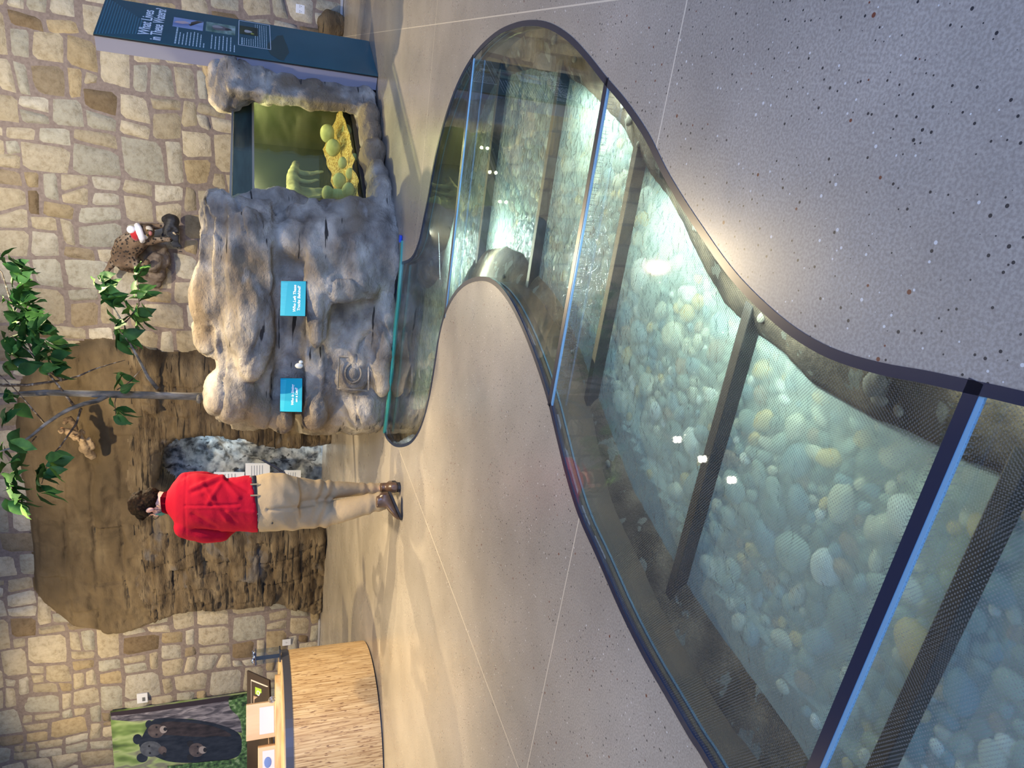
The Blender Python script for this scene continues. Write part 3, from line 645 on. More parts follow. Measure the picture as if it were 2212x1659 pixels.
# interpretive boards in the cave
def board(name, px, off, lab, lines):
    P = [PW(x, y, off) for x, y in px]; ctr = sum(P, Vector())/4
    t = thing(name, lab, 'sign', (ctr.x, ctr.y, min(p.z for p in P)))
    bm = bmesh.new(); b_hex(bm, P, [p-WN*.012 for p in P]); bm_obj('panel', bm, M_WHITE, t)
    bm = bmesh.new(); hgt = P[0].z-P[1].z
    for k in range(lines):
        z = P[0].z-hgt*(.25+.55*k/lines); wd = (P[3]-P[0]); a = P[0]+wd*.12; b = P[0]+wd*rnd.uniform(.7, .88)
        for q in ((a, b),): b_box(bm, Vector(((q[0].x+q[1].x)/2, (q[0].y+q[1].y)/2, z))+WN*.002, ((q[1]-q[0]).length, .002, hgt*.03), WX, WN)
    bm_obj('text_lines', bm, flat('grey_text', (.35, .38, .42), .6), t)
board('cave_sign', [(530, 1001), (583, 1001), (583, 1046), (530, 1046)], -.22, 'white text board in the cave opening, at the person\'s right hip', 5)
board('cave_sign', [(614, 1016), (650, 1016), (650, 1060), (614, 1060)], -.25, 'white text board low in the cave, below the radio antenna', 4)
board('cave_sign', [(462, 1020), (528, 1020), (528, 1060), (462, 1060)], -.25, 'bluish white text board in the cave, mostly hidden behind the red shirt', 5)

# ------------------------------------------------------------------ grey carved rock formation with the fish tank
HF = Vector((-syw, cyw, 0))
def PD(x, y, D): return PPL(x, y, HF*D, HF)
def inset(poly, d):
    n = len(poly); a = sum(poly[i][0]*poly[(i+1) % n][1]-poly[(i+1) % n][0]*poly[i][1] for i in range(n)); s = 1 if a > 0 else -1; out = []
    for i in range(n):
        p, q, r = Vector(poly[i-1]), Vector(poly[i]), Vector(poly[(i+1) % n]); e = (r-p).normalized(); nn = Vector((-e.y, e.x))*s; out.append(tuple(q+nn*d))
    return out
MA = [(-.92, 5.68), (-1.07, 5.38), (-1.27, 5.22), (-1.57, 5.225), (-1.80, 5.25), (-2.2, 5.265), (-2.5, 5.285), (-2.75, 5.335), (-2.90, 5.48), (-3.2, 6.1), (-3.3, 6.6), (-3.25, 6.95), (-2.0, 6.95), (-1.75, 6.2), (-1.25, 5.84), (-1.06, 5.76)]
bm = bmesh.new()
b_prism(bm, inset(MA, .0), 0, .30); b_prism(bm, inset(MA, .02), .27, .655); b_prism(bm, inset(MA, .16), .6, .95)
b_prism(bm, inset(MA, .07), .90, 1.21); b_prism(bm, inset(MA, .13), 1.1, 1.30)
b_prism(bm, [(-1.25, 5.55), (-2.1, 5.6), (-2.15, 6.6), (-1.5, 6.5), (-1.3, 5.9)], 1.15, 1.41)
def RD(x, y, D): return PD(x, y, D)
for (x, y, D, rx, ry, rz) in ((470, 475, 5.75, .24, .18, .15), (500, 850, 5.95, .24, .25, .21), (560, 880, 6.0, .17, .2, .12), (610, 895, 6.0, .16, .2, .1), (540, 560, 5.55, .40, .16, .16), (540, 700, 5.65, .45, .16, .17),
                              (680, 880, 5.95, .2, .2, .10), (690, 800, 5.85, .42, .13, .09), (685, 640, 5.45, .40, .12, .10), (740, 620, 5.4, .12, .12, .28), (760, 480, 5.58, .2, .14, .25), (780, 880, 5.95, .2, .2, .16), (760, 560, 5.4, .18, .1, .22),
                              (450, 640, 5.9, .30, .3, .14), (450, 720, 6.0, .2, .2, .12), (500, 780, 5.9, .16, .15, .12), (640, 520, 5.5, .16, .14, .20), (700, 475, 5.62, .13, .14, .34), (830, 700, 5.6, .6, .14, .10), (600, 450, 5.78, .15, .15, .35)):
    b_ell(bm, RD(x, y, D), (rx, ry, rz), Matrix.Rotation(rnd.uniform(-.15, .15)+.1, 3, 'Z'))
# column at the right of the tank and the low ledge under it
b_prism(bm, [(-.39, 6.68), (-.30, 6.60), (-.22, 6.72), (-.13, 6.98), (0.02, 7.45), (-.27, 7.6), (-.31, 7.2)], 0, 1.22)
for z, r_, sx in ((.10, .13, 1.1), (.36, .12, 1), (.56, .14, 1.0), (.76, .13, 1.05), (.95, .15, 1.1), (1.16, .17, 1.25), (1.27, .15, 1.2)):
    b_ell(bm, (-.27, 6.88, z), (r_*sx, r_*1.3, r_*.85)); b_ell(bm, (-.17, 7.2, z+.04), (r_*sx, r_*1.5, r_*.85))
b_ell(bm, (-.36, 6.84, 1.24), (.16, .18, .15))
b_prism(bm, [(-.37, 6.645), (-.57, 6.375), (-.75, 5.99), (-.92, 5.66), (-1.08, 5.74), (-.86, 6.14), (-.40, 7.05), (-.28, 6.9)], 0, .165)
for (x, y, D) in ((805, 260, 6.18), (812, 300, 6.1), (815, 340, 5.95), (820, 390, 5.78), (825, 420, 5.68)): b_ell(bm, (PD(x, y, D).x, PD(x, y, D).y, .09), (.17, .17, .105))
def rock_disp(p, n):
    f = n.x*n.x+n.y*n.y
    d = .030*fr(p, (2.2, 2.2, 4.5), 3)+.016*fr(p, (6, 6, 11), 4)+.005*noise.noise(p*40)
    v = abs(noise.noise(Vector((p.x*1.3, p.y*1.3, p.z*4.2+3)))); d -= .035*math.exp(-(v/.03)**2)*f*max(0, min(1, .4+3*noise.noise(p*1.7)))
    return d
rock = solid('rock_formation', bm, .019, M_ROCK, None, 6, rock_disp); tag(rock, 'large grey carved rock formation with rounded ledges rising from the far end of the stream', 'rock formation')

F2 = Vector((-.335, 7.13, 0)); td = Vector((.449, .893, 0)).normalized(); tb = Vector((-td.y, td.x, 0))
def TP(t, d, z): return F2-td*t+tb*d+Vector((0, 0, z))
TL, TDp, TZ0, TZ1, TWL = 1.56, .50, .175, 1.19, 1.03
tank = thing('fish_tank', 'glass fish tank with green water and gravel set between the grey rocks', 'fish tank', (TP(.8, .25, 0).x, TP(.8, .25, 0).y, TZ0))
M_TB = pm('tank_back_panel', [(.3, (.018, .025, .014)), (.7, (.035, .045, .024))], 2, 3, rough=.4)
bm = bmesh.new(); b_hex(bm, [TP(0, .0, TZ0), TP(TL, .0, TZ0), TP(TL, .0, TZ1), TP(0, .0, TZ1)], [TP(0, .015, TZ0), TP(TL, .015, TZ0), TP(TL, .015, TZ1), TP(0, .015, TZ1)]); bm_obj('front_glass', bm, M_TANKG, tank)
bm = bmesh.new(); b_hex(bm, [TP(0, TDp, TZ0), TP(TL, TDp, TZ0), TP(TL, TDp, TZ1), TP(0, TDp, TZ1)], [TP(0, TDp+.02, TZ0), TP(TL, TDp+.02, TZ0), TP(TL, TDp+.02, TZ1), TP(0, TDp+.02, TZ1)])
for t_ in (0, TL): b_hex(bm, [TP(t_-.01, .02, TZ0), TP(t_-.01, TDp, TZ0), TP(t_-.01, TDp, TZ1), TP(t_-.01, .02, TZ1)], [TP(t_+.01, .02, TZ0), TP(t_+.01, TDp, TZ0), TP(t_+.01, TDp, TZ1), TP(t_+.01, .02, TZ1)])
b_hex(bm, [TP(0, 0, TZ0-.02), TP(TL, 0, TZ0-.02), TP(TL, TDp, TZ0-.02), TP(0, TDp, TZ0-.02)], [TP(0, 0, TZ0), TP(TL, 0, TZ0), TP(TL, TDp, TZ0), TP(0, TDp, TZ0)])
bm_obj('back_and_side_panels', bm, M_TB, tank)
bm = bmesh.new(); b_hex(bm, [TP(.0, .02, TWL), TP(TL, .02, TWL), TP(TL, .02, TZ1-.01), TP(.0, .02, TZ1-.01)], [TP(.0, .03, TWL), TP(TL, .03, TWL), TP(TL, .03, TZ1-.01), TP(.0, .03, TZ1-.01)]); bm_obj('top_band', bm, pm('dark_blue_band', [(.3, (.015, .03, .07)), (.7, (.05, .08, .14))], 3, 4, (1, 1, 6), rough=.2), tank)
bm = bmesh.new()
b_hex(bm, [TP(-.03, -.03, TZ0), TP(.03, -.03, TZ0), TP(.03, -.03, TZ1), TP(-.03, -.03, TZ1)], [TP(-.03, 0, TZ0), TP(.03, 0, TZ0), TP(.03, 0, TZ1), TP(-.03, 0, TZ1)])
b_hex(bm, [TP(0, -.03, TZ0-.01), TP(TL, -.03, TZ0-.01), TP(TL, -.03, TZ0+.025), TP(0, -.03, TZ0+.025)], [TP(0, 0, TZ0-.01), TP(TL, 0, TZ0-.01), TP(TL, 0, TZ0+.025), TP(0, 0, TZ0+.025)]); bm_obj('black_frame', bm, M_BLACK, tank)
bm = bmesh.new()
for z in (TWL, TZ1): b_hex(bm, [TP(0, -.012, z-.008), TP(TL, -.012, z-.008), TP(TL, -.012, z+.008), TP(0, -.012, z+.008)], [TP(0, 0, z-.008), TP(TL, 0, z-.008), TP(TL, 0, z+.008), TP(0, 0, z+.008)])
bm_obj('steel_rails', bm, flat('brushed_steel', (.45, .42, .36), .35, .7), tank)
bm = bmesh.new(); g_ = [[bm.verts.new(TP(.02+(TL-.04)*i/30, .02+(TDp-.04)*j/12, TZ0+.05+.12*j/12+.03*fr((i*.3, j*.4, 1))+.05*math.exp(-(i/6)**2))) for i in range(31)] for j in range(13)]
for j in range(12):
    for i in range(30): bm.faces.new((g_[j][i], g_[j][i+1], g_[j+1][i+1], g_[j+1][i]))
tag(bm_obj('tank_gravel', bm, pm('yellow_gravel', [(.35, (.36, .20, .05)), (.5, (.70, .48, .15)), (.65, (.88, .75, .38))], 60, 4, rough=.8, bump=(80, .8)), None, True), 'yellow and orange gravel on the floor of the fish tank', 'gravel', kind='stuff')
bm = bmesh.new(); b_hex(bm, [TP(.02, .05, TWL-.02), TP(TL-.02, .05, TWL-.02), TP(TL-.02, TDp-.02, TWL-.02), TP(.02, TDp-.02, TWL-.02)], [TP(.02, .05, TWL), TP(TL-.02, .05, TWL), TP(TL-.02, TDp-.02, TWL), TP(.02, TDp-.02, TWL)])
M_TS = pm('water_tinted_stone', [(.3, (.28, .30, .12)), (.6, (.50, .50, .26)), (.8, (.62, .55, .25))], 8, 5, rough=.7, bump=(20, .4))  # yellow-green cast of light in the tank water put into the stone colour
bm.free()
TSt = [((707, 290), .14, .075, 'pale green stone high against the tank\'s right end'), ((722, 318), .16, .07, 'pale green stone below the topmost stone in the tank'), ((748, 282), .10, .055, 'mossy stone low in the tank\'s right corner'), ((740, 352), .12, .05, 'round yellow stone on the gravel in mid tank'), ((757, 375), .10, .045, 'orange stone against the tank glass on the gravel'),
       ((733, 392), .18, .06, 'upright grey green stone in the left half of the tank'), ((708, 418), .14, .055, 'flat yellow green stone at the tank\'s left edge'), ((752, 412), .10, .06, 'large yellow stone at the tank\'s bottom left corner'), ((765, 340), .07, .035, 'small yellow pebble by the lower tank frame')]
for (px, d, r, lb) in TSt:
    p = PPL(px[0], px[1], TP(0, d, 0), tb)
    bm = bmesh.new(); b_ell(bm, p, (r*1.1, r*.7, r*.9), sub=3)
    for v in bm.verts: v.co += (v.co-p)*.25*noise.noise(v.co*9)
    if p.z-r*.9 > TZ0+.16: b_ell(bm, Vector((p.x, p.y, (p.z+TZ0+.1)/2)), (r*.9, r*.6, (p.z-TZ0-.08)/2), sub=2)
    tag(bm_obj('tank_stone', bm, M_TS, None, True), lb, 'stone')
def TPx(x, y, d): return PPL(x, y, TP(0, d, 0), tb)
bm = bmesh.new(); b_tube(bm, [TPx(640, 352, .25), TPx(632, 380, .25), TPx(634, 410, .26), TPx(640, 440, .28)], [.03, .05, .06, .06], 12)
for y, x1 in ((372, 700), (390, 690), (408, 715), (425, 700)): b_tube(bm, [TPx(640, y, .26), TPx((640+x1)/2, y+4, .25), TPx(x1, y-2, .24)], [.028, .024, .012], 8)
b_tube(bm, [TPx(640, 425, .28), TPx(765, 430, .30)], [.05, .05], 8)
tag(solid('tank_driftwood', bm, .012, pm('driftwood', [(.3, (.12, .11, .05)), (.6, (.42, .40, .20)), (.8, (.62, .60, .36))], 9, 6, (1, 1, .3), rough=.8, bump=(20, .6)), None, 2, lambda p, n: .006*noise.noise(p*25)), 'forked pale driftwood log standing in the green water of the fish tank', 'driftwood')  # wood colour also tinted for the light through the green water
for t_ in (.25, .65, 1.1):
    l = bpy.data.lights.new('tank_lamp', 'POINT'); l.energy = 5.5; l.color = (1, .90, .50); l.shadow_soft_size = .012
    o = bpy.data.objects.new('tank_lamp', l); COL.objects.link(o); o.location = TP(t_, .12, TWL+.03)

# plaque and two small cyan signs on the rock
def sign_on_rock(px, D, lines, lab):
    ds = [D+.05, D-.03, D-.03, D+.05]; P = [PD(x, y, d) for (x, y), d in zip(px, ds)]      # TR, BR, BL, TL
    TRp, BRp, BLp, TLp = P; right = (TRp-TLp).normalized(); up = ((TRp-BRp)+(TLp-BLp)).normalized(); nn = right.cross(up).normalized()
    if nn.dot(HF) > 0: nn = -nn
    ctr = sum(P, Vector())/4; t = thing('rock_sign', lab, 'sign', (ctr.x, ctr.y, BLp.z))
    wd, hg = (TRp-TLp).length, (TRp-BRp).length; up = nn.cross(right)
    box('sign_plate', ctr-nn*.008, (wd, hg, .014), M_BLACK, t, right, up, nn)
    box('sign_face', ctr+nn*.0005, (wd-.004, hg-.004, .003), M_CYAN, t, right, up, nn)
    bm = bmesh.new()
    for k in range(26):
        a = -wd/2+.012+k*(wd-.02)/26; L0 = hg*(.16+.10*k/26)
        b_box(bm, ctr+right*a+up*(hg/2-.004-L0/2)+nn*.0022, (.0028, L0, .001), right, up, nn)
    bm_obj('stripes', bm, M_CYAN2, t)
    for k, s in enumerate(lines): text_mesh('lettering', s, hg*.155, ctr+nn*.0025+up*(-.03-k*hg*.17+.012)-up*hg*.02, right, up, M_WHITE, t, .02, .2)
    box('bracket', ctr-nn*.05-up*hg*.25, (wd*.5, .03, .09), M_BLACK, t, right, up, nn)
sign_on_rock([(608, 601), (662, 612), (657, 690), (606, 677)], 5.38, ['Who Left These', 'Tracks Behind?'], 'bright cyan sign reading Who Left These Tracks Behind on the rock')
sign_on_rock([(606, 812), (653, 822), (652, 894), (605, 885)], 5.78, ['Who Is Sitting', 'on a Leaf?'], 'bright cyan sign reading Who Is Sitting on a Leaf at the rock\'s left')
c = PD(763, 806, 5.68); u_ = Vector((0, 0, 1)); bm = bmesh.new()
b_ell(bm, c+HF*.02, (.055, .03, .045), Matrix.Rotation(YAW, 3, 'Z'))
for k in range(20):
    a = k/20*2*math.pi; b = (k+1)/20*2*math.pi; b_tube(bm, [c+RT*.075*math.cos(a)+u_*.062*math.sin(a), c+RT*.075*math.cos(b)+u_*.062*math.sin(b)], .008, 6, False)
for a, b in (((-.14, -.12), (.13, -.12)), ((.13, -.12), (.13, .11)), ((.13, .11), (-.12, .12)), ((-.12, .12), (-.14, -.12))): b_tube(bm, [c+RT*a[0]+u_*a[1], c+RT*b[0]+u_*b[1]], .007, 6)
b_ell(bm, c+HF*.10, (.16, .10, .15), Matrix.Rotation(YAW, 3, 'Z'))
tag(bm_obj('rubbing_plaque', bm, M_ROCK, None, True), 'round raised relief in a square outline low on the grey rock', 'relief')
bm = bmesh.new(); b_ell(bm, PD(646, 790, 5.66), (.022, .02, .03)); b_ell(bm, PD(650, 782, 5.65), (.014, .015, .016))
tag(bm_obj('white_figurine', bm, flat('ivory', (.66, .66, .58), .5), None, True), 'tiny whitish carved animal tucked in the rock crevice between the two cyan signs', 'figurine')
bm = bmesh.new(); b_ell(bm, WP(-.10, .14, .13), (.16, .12, .17))
tag(solid('boulder', bm, .02, M_CLIFF, None, 2, lambda p, n: .03*fr(p, (6, 6, 6))), 'small brown boulder against the wall base behind the tall teal sign', 'boulder')

# ------------------------------------------------------------------ tall interpretive kiosk
KB = Vector((-.054, 6.798, 0)); KC = Vector((.229, 7.484, 0)); kx = (KC-KB).normalized(); kn = Vector((kx.y, -kx.x, 0)); kw = (KC-KB).length; KH = 2.185
kio = thing('info_kiosk', 'tall slim kiosk with dark teal face and grey side at the rock\'s right end', 'kiosk', (KB.x, KB.y, 0))
def KP(u, z, o=0.): return KB+kx*u+kn*o+Vector((0, 0, z))
box('cabinet', KP(kw/2, KH/2, -.070), (kw, .115, KH-.01), M_KGREY, kio, kx, kn, bevel=.003)
box('backing_edge', KP(kw/2, KH/2, -.006), (kw+.012, .012, KH), M_BLACK, kio, kx, kn)
box('teal_face', KP(kw/2, KH/2, .002), (kw+.008, .004, KH-.004), M_TEAL, kio, kx, kn)
bm = bmesh.new()
for k in range(16): z = KH-.02-k*.02; b_box(bm, KP(kw*.5*(1-k*.022), z, .0045), (kw*(1-.044*k), .001, .006), kx, kn)
bm_obj('stripes', bm, M_TEAL2, kio)
def K_at(x, y): p = PPL(x, y, KB, kn); return (p-KB).dot(kx), p.z
bm = bmesh.new()
vv = [K_at(*q) for q in ((560, 118), (590, 108), (640, 128), (655, 140), (560, 135), (500, 150), (430, 140), (420, 125))]
u0, z0 = K_at(328, 47)
text_mesh('title_lettering', 'What Lives', .115, KP(kw*.5, K_at(322, 60)[1]-.01, .0045), kx, (0, 0, 1), M_WHITE, kio, .012, 0, sx=.98)
text_mesh('title_lettering', 'in These Waters?', .115, KP(kw*.5, K_at(346, 60)[1]-.02, .0045), kx, (0, 0, 1), M_WHITE, kio, .012, 0, sx=.80)
def photo(px, cols, shapes, nm, lab):
    q = [K_at(*p) for p in px]; a = min(p[0] for p in q); b = max(p[0] for p in q); z0 = min(p[1] for p in q); z1 = max(p[1] for p in q); b = min(b, kw-.02)
    pt = tag(box(nm, KP((a+b)/2, (z0+z1)/2, .0048), (b-a, .0016, z1-z0), cols, kio, kx, kn), lab)
    for i, (m_, pl) in enumerate(shapes):
        P = [KP(a+(b-a)*u, z0+(z1-z0)*v, .0060+.0004*i) for u, v in pl]; mesh('printed_shape', P, poly_faces(pl), m_, pt)
def blob2(cx, cy, rx, ry, n=14, w_=.12, ph=0): return [(cx+rx*math.cos(a*2*math.pi/n)*(1+w_*math.sin(3*a*2*math.pi/n+ph)), cy+ry*math.sin(a*2*math.pi/n)*(1+w_*math.sin(3*a*2*math.pi/n+ph))) for a in range(n)]
WTR = pm('printed_blue_water', [(.3, (.16, .20, .36)), (.7, (.42, .48, .62))], 9, 4, (1, 1, .4)); GRW = pm('printed_green_water', [(.3, (.06, .12, .08)), (.55, (.22, .30, .24)), (.75, (.55, .62, .6))], 8, 4, (1, 1, 2)); DKP = pm('printed_dark_pond', [(.3, (.015, .02, .015)), (.7, (.06, .07, .03))], 12, 4)
photo([(376, 38), (438, 68)], WTR, [(flat('print_brown', (.08, .06, .04), .4), [(.30, .42), (.45, .50), (.75, .15), (.95, .0), (.98, .22), (.7, .42)]), (flat('print_skin', (.62, .42, .38), .5), [(.42, .98), (.62, .88), (.72, .62), (.60, .45), (.50, .52), (.38, .70)])], 'water_photo', 'small photograph of a hand at a water channel')
photo([(446, 48), (508, 78)], GRW, [(flat('print_fur', (.16, .13, .12), .5), blob2(.52, .5, .26, .32)), (flat('print_fur_light', (.34, .30, .28), .5), blob2(.62, .62, .14, .18, ph=1)), (flat('print_fur_dark', (.05, .04, .04), .5), blob2(.5, .25, .1, .12))], 'otter_photo', 'small photograph of a brown animal in green water')
photo([(518, 56), (557, 80)], DKP, [(flat('print_stone', (.45, .42, .38), .5), blob2(.4, .55, .16, .22)), (flat('print_yellow', (.35, .35, .06), .5), blob2(.2, .3, .08, .1))], 'pond_photo', 'small dark photograph of a pale creature')
bm = bmesh.new(); q0, q1 = K_at(515, 88), K_at(588, 70)
za, zb = K_at(515, 80)[1], K_at(583, 80)[1]; ua, ub = .20, kw-.015
for a, b, c_, d_ in ((ua, ub, za, za-.004), (ua, ub, zb, zb-.004), (ua, ua+.004, zb, za), (ub-.004, ub, zb, za)): b_box(bm, KP((a+b)/2, (c_+d_)/2, .0048), (abs(b-a), .001, abs(d_-c_)), kx, kn)
bm_obj('white_outline_box', bm, M_WHITE, kio)
bm = bmesh.new()
def words(ulo, uhi, z, h):
    u = ulo
    while u < uhi-.01:
        w_ = min(rnd.uniform(.018, .055), uhi-u); b_box(bm, KP(u+w_/2, z, .0048), (w_, .001, h), kx, kn); u += w_+.008
zA = K_at(377, 80)[1]; zB = K_at(443, 80)[1]
for k in range(9): words(.035, (.36, .27, .25, .30, .31, .32, .31, .30, .13)[k], zA-.012-k*(zA-zB)/8.6, .012 if k == 0 else .008)
zA = K_at(458, 80)[1]; zB = K_at(507, 80)[1]
for k in range(7): words(.04, (.33, .30, .31, .33, .31, .33, .18)[k], zA-k*(zA-zB)/6, .008)
zA = K_at(523, 80)[1]; zB = K_at(580, 80)[1]
for k in range(12): words(.22, .36 if k < 6 else kw-.05, zA-k*(zA-zB)/12, .010 if k == 0 else .0045)
bm_obj('printed_text', bm, flat('print_pale', (.45, .55, .56), .5), kio)
z0 = K_at(600, 100)[1]
mesh('printed_fish', [KP(u, z0+v, .0048) for u, v in ((.03, .0), (.10, .06), (.22, .09), (.33, .08), (.42, .03), (.52, .0), (.55, -.05), (.45, -.06), (.33, -.08), (.2, -.09), (.1, -.06), (.02, -.04))], poly_faces([(.03, .0), (.10, .06), (.22, .09), (.33, .08), (.42, .03), (.52, .0), (.55, -.05), (.45, -.06), (.33, -.08), (.2, -.09), (.1, -.06), (.02, -.04)]), flat('print_dark_fish', (.02, .055, .055), .3), kio)

# ------------------------------------------------------------------ wall fittings and bear poster
def wall_box(name, px, off, d, m_, parent=None, bevel=.004):
    a, b = PW(px[0], px[1], off), PW(px[2], px[3], off); sa, za = w_sz(a); sb, zb = w_sz(b); return box(name, (WP((sa+sb)/2, off, (za+zb)/2)), (abs(sb-sa), d, abs(zb-za)), m_, parent, WX, WN, bevel=bevel)
def outlet(px, lab, two=True):
    c = PW((px[0]+px[2])/2, (px[1]+px[3])/2, .04); t = thing('wall_outlet', lab, 'outlet', c)
    wall_box('cover_plate', px, .04, .012, M_PLATE, t)
    s, z = w_sz(c)
    for ds in ((-.028, .028) if two else (0,)):
        for dz in (-.0,): 
            bm = bmesh.new()
            for q in (-.008, .008): b_box(bm, WP(s+ds+q, .047, z+.006), (.003, .003, .012), WX, WN)
            b_box(bm, WP(s+ds, .047, z-.012), (.006, .003, .006), WX, WN); bm_obj('socket', bm, M_SLOT, t)
outlet((639, 8, 658, 31), 'white double power outlet on the stone wall near the tall teal kiosk')
outlet((610, 1382, 628, 1393), 'small white wall outlet low beside the wooden desk', False)
c = PW(307, 1508, .05); t = thing('thermostat', 'white rounded wall sensor with a small grey screen beside the bear poster', 'thermostat', c)
wall_box('casing', (295, 1499, 320, 1516), .05, .03, M_PLATE, t, .012); wall_box('screen', (307, 1507, 314, 1514), .067, .004, flat('screen_grey', (.14, .14, .13), .3), t, .001)
sR, zT = w_sz(PW(238, 1535, .06)); sB, zB = w_sz(PW(545, 1497, .06)); sR = (sR+sB)/2
pos = thing('bear_poster', 'large wall print of three black bears by a tree trunk, behind the desk', 'poster', WP(sR-.8, .06, zB))
GREEN = pm('printed_green_bokeh', [(.32, (.06, .09, .03)), (.45, (.20, .30, .08)), (.55, (.40, .50, .20)), (.62, (.22, .21, .16)), (.7, (.36, .46, .20))], 4.5, 2, (1, 1, .5), rough=.35)
BARK = pm('printed_bark', [(.35, (.05, .045, .055)), (.5, (.15, .135, .155)), (.65, (.34, .31, .33))], 9, 8, (1.2, 1.2, .35), rough=.4, dist=1.5)
FERN = pm('printed_ferns', [(.35, (.02, .04, .015)), (.55, (.10, .22, .06)), (.7, (.35, .48, .25))], 16, 6, rough=.4)
FURK = pm('printed_black_fur', [(.3, (.008, .010, .018)), (.7, (.03, .035, .05))], 14, 5, (1, 1, .5), rough=.35); FURB = pm('printed_brown_face', [(.3, (.06, .045, .045)), (.7, (.14, .11, .105))], 12, 4, rough=.4)
FURG = pm('printed_grey_face', [(.3, (.05, .055, .07)), (.7, (.13, .14, .16))], 12, 4, rough=.4); MUZ = flat('printed_muzzle', (.36, .31, .29), .4); NOSE = flat('printed_nose', (.02, .018, .02), .4)
box('print_panel', WP(sR-.85, .055, (zT+zB)/2), (1.7, .03, zT-zB), GREEN, pos, WX, WN)
def pshape(nm, px, lv, m_):
    P = catmull([Vector((x, y, 0)) for x, y in px], 3, True) if len(px) > 5 else [Vector((x, y, 0)) for x, y in px]
    o_ = .0715+.0006*lv; Q = []
    for p in P:
        s, z = w_sz(PW(p.x, p.y, o_)); Q.append((max(sR-1.69, min(sR-.004, s)), max(zB+.004, min(zT-.004, z))))
    return mesh(nm, [WP(s, o_, z) for s, z in Q], poly_faces(Q), m_, pos)
def el(x, y, rx, ry, n=12): return [(x+rx*math.cos(a*2*math.pi/n), y+ry*math.sin(a*2*math.pi/n)) for a in range(n)]
pshape('printed_tree_trunk', [(225, 1500), (550, 1480), (560, 1560), (520, 1583), (430, 1556), (380, 1553), (240, 1555)], 1, BARK)
pshape('printed_dark_edge', [(225, 1520), (236, 1547), (400, 1527), (505, 1511), (545, 1490), (540, 1460)], 2, flat('printed_dark_bark', (.035, .022, .025), .4))
pshape('printed_ground', [(500, 1500), (560, 1480), (560, 1700), (440, 1700), (400, 1650), (510, 1640), (520, 1560), (497, 1530)], 2, FERN)
pshape('printed_mother_bear', [(335, 1553), (380, 1552), (430, 1556), (480, 1567), (514, 1583), (522, 1605), (515, 1633), (470, 1645), (410, 1648), (365, 1645), (335, 1634), (312, 1622), (300, 1610), (308, 1590), (318, 1572)], 3, FURK)
for x, y, rx, ry in ((297, 1597, 10, 11), (307, 1637, 12, 10), (322, 1565, 8, 9), (327, 1597, 7, 8)): pshape('printed_ear', el(x, y, rx, ry), 4, FURK)
pshape('printed_mother_face', el(326, 1618, 24, 17), 5, FURG); pshape('printed_muzzle', el(351, 1621, 9, 9), 6, FURB); pshape('printed_nose', el(355, 1630, 4, 5), 7, NOSE)
pshape('printed_cub_body', [(350, 1560), (420, 1562), (470, 1572), (500, 1590), (440, 1592), (370, 1588), (345, 1585)], 4, pm('printed_brown_fur', [(.3, (.012, .010, .014)), (.7, (.06, .045, .05))], 14, 5, (1, 1, .5)))
pshape('printed_cub_face', el(337, 1579, 18, 15), 6, FURB); pshape('printed_muzzle', el(353, 1576, 8, 8), 7, MUZ); pshape('printed_nose', el(357, 1575, 4, 4), 8, NOSE)
pshape('printed_cub_body', [(425, 1600), (470, 1590), (515, 1600), (512, 1630), (460, 1640), (425, 1635)], 5, FURK)
for x, y in ((411, 1607), (411, 1636)): pshape('printed_ear', el(x, y, 7, 7), 6, NOSE)
pshape('printed_cub_face', el(425, 1620, 17, 15), 7, FURB); pshape('printed_muzzle', el(438, 1620, 9, 8), 8, MUZ); pshape('printed_nose', el(443, 1620, 4, 5), 9, NOSE)

for x, y in ((338, 1571), (338, 1587), (322, 1612), (324, 1627), (427, 1613), (427, 1627)): pshape('printed_eye', el(x, y, 2.2, 2.2, 8), 10, NOSE)
pshape('printed_foliage', [(440, 1646), (505, 1640), (500, 1700), (400, 1700), (360, 1655)], 11, FERN)

# ------------------------------------------------------------------ curved wooden desk and the things on it
def circ3(a, b, c):
    ax, ay = a; bx, by = b; cx, cy = c; d = 2*(ax*(by-cy)+bx*(cy-ay)+cx*(ay-by))
    ux = ((ax*ax+ay*ay)*(by-cy)+(bx*bx+by*by)*(cy-ay)+(cx*cx+cy*cy)*(ay-by))/d; uy = ((ax*ax+ay*ay)*(cx-bx)+(bx*bx+by*by)*(ax-cx)+(cx*cx+cy*cy)*(bx-ax))/d; return ux, uy, math.hypot(ax-ux, ay-uy)
q = [PZ(793, 1388), PZ(812, 1455), PZ(830, 1640)]; dx_, dy_, dr = circ3(*[(p.x, p.y) for p in q]); print('desk', dx_, dy_, dr)
def desk_poly(r, ext=1.6):
    o = [(dx_+r*math.cos(a), dy_+r*math.sin(a)) for a in np.linspace(-1.75, 1.45, 40)]
    return o+[(o[-1][0]-ext, o[-1][1]-.1), (o[0][0]-ext, o[0][1]-.1)]
desk = thing('reception_desk', 'low curved reception desk faced in streaky bamboo veneer with a dark rim', 'desk', (dx_, dy_, 0))
VEN = pm('streaky_bamboo_veneer', [(.3, (.30, .16, .055)), (.45, (.52, .33, .14)), (.6, (.66, .46, .22)), (.75, (.74, .55, .30))], 16, 8, (6, 6, .25), rough=.45, extra=[(40, (2.5, 2.5, .35), .60, .66, (.20, .09, .03))], bump=(40, .1))
WOOD = pm('light_pine', [(.3, (.42, .26, .11)), (.5, (.60, .41, .21)), (.7, (.72, .55, .32))], 2.5, 6, (1, 1, 6), rough=.4, dist=1.2)
bm = bmesh.new(); b_prism(bm, desk_poly(dr), .012, .725); bm_obj('curved_front', bm, VEN, desk)
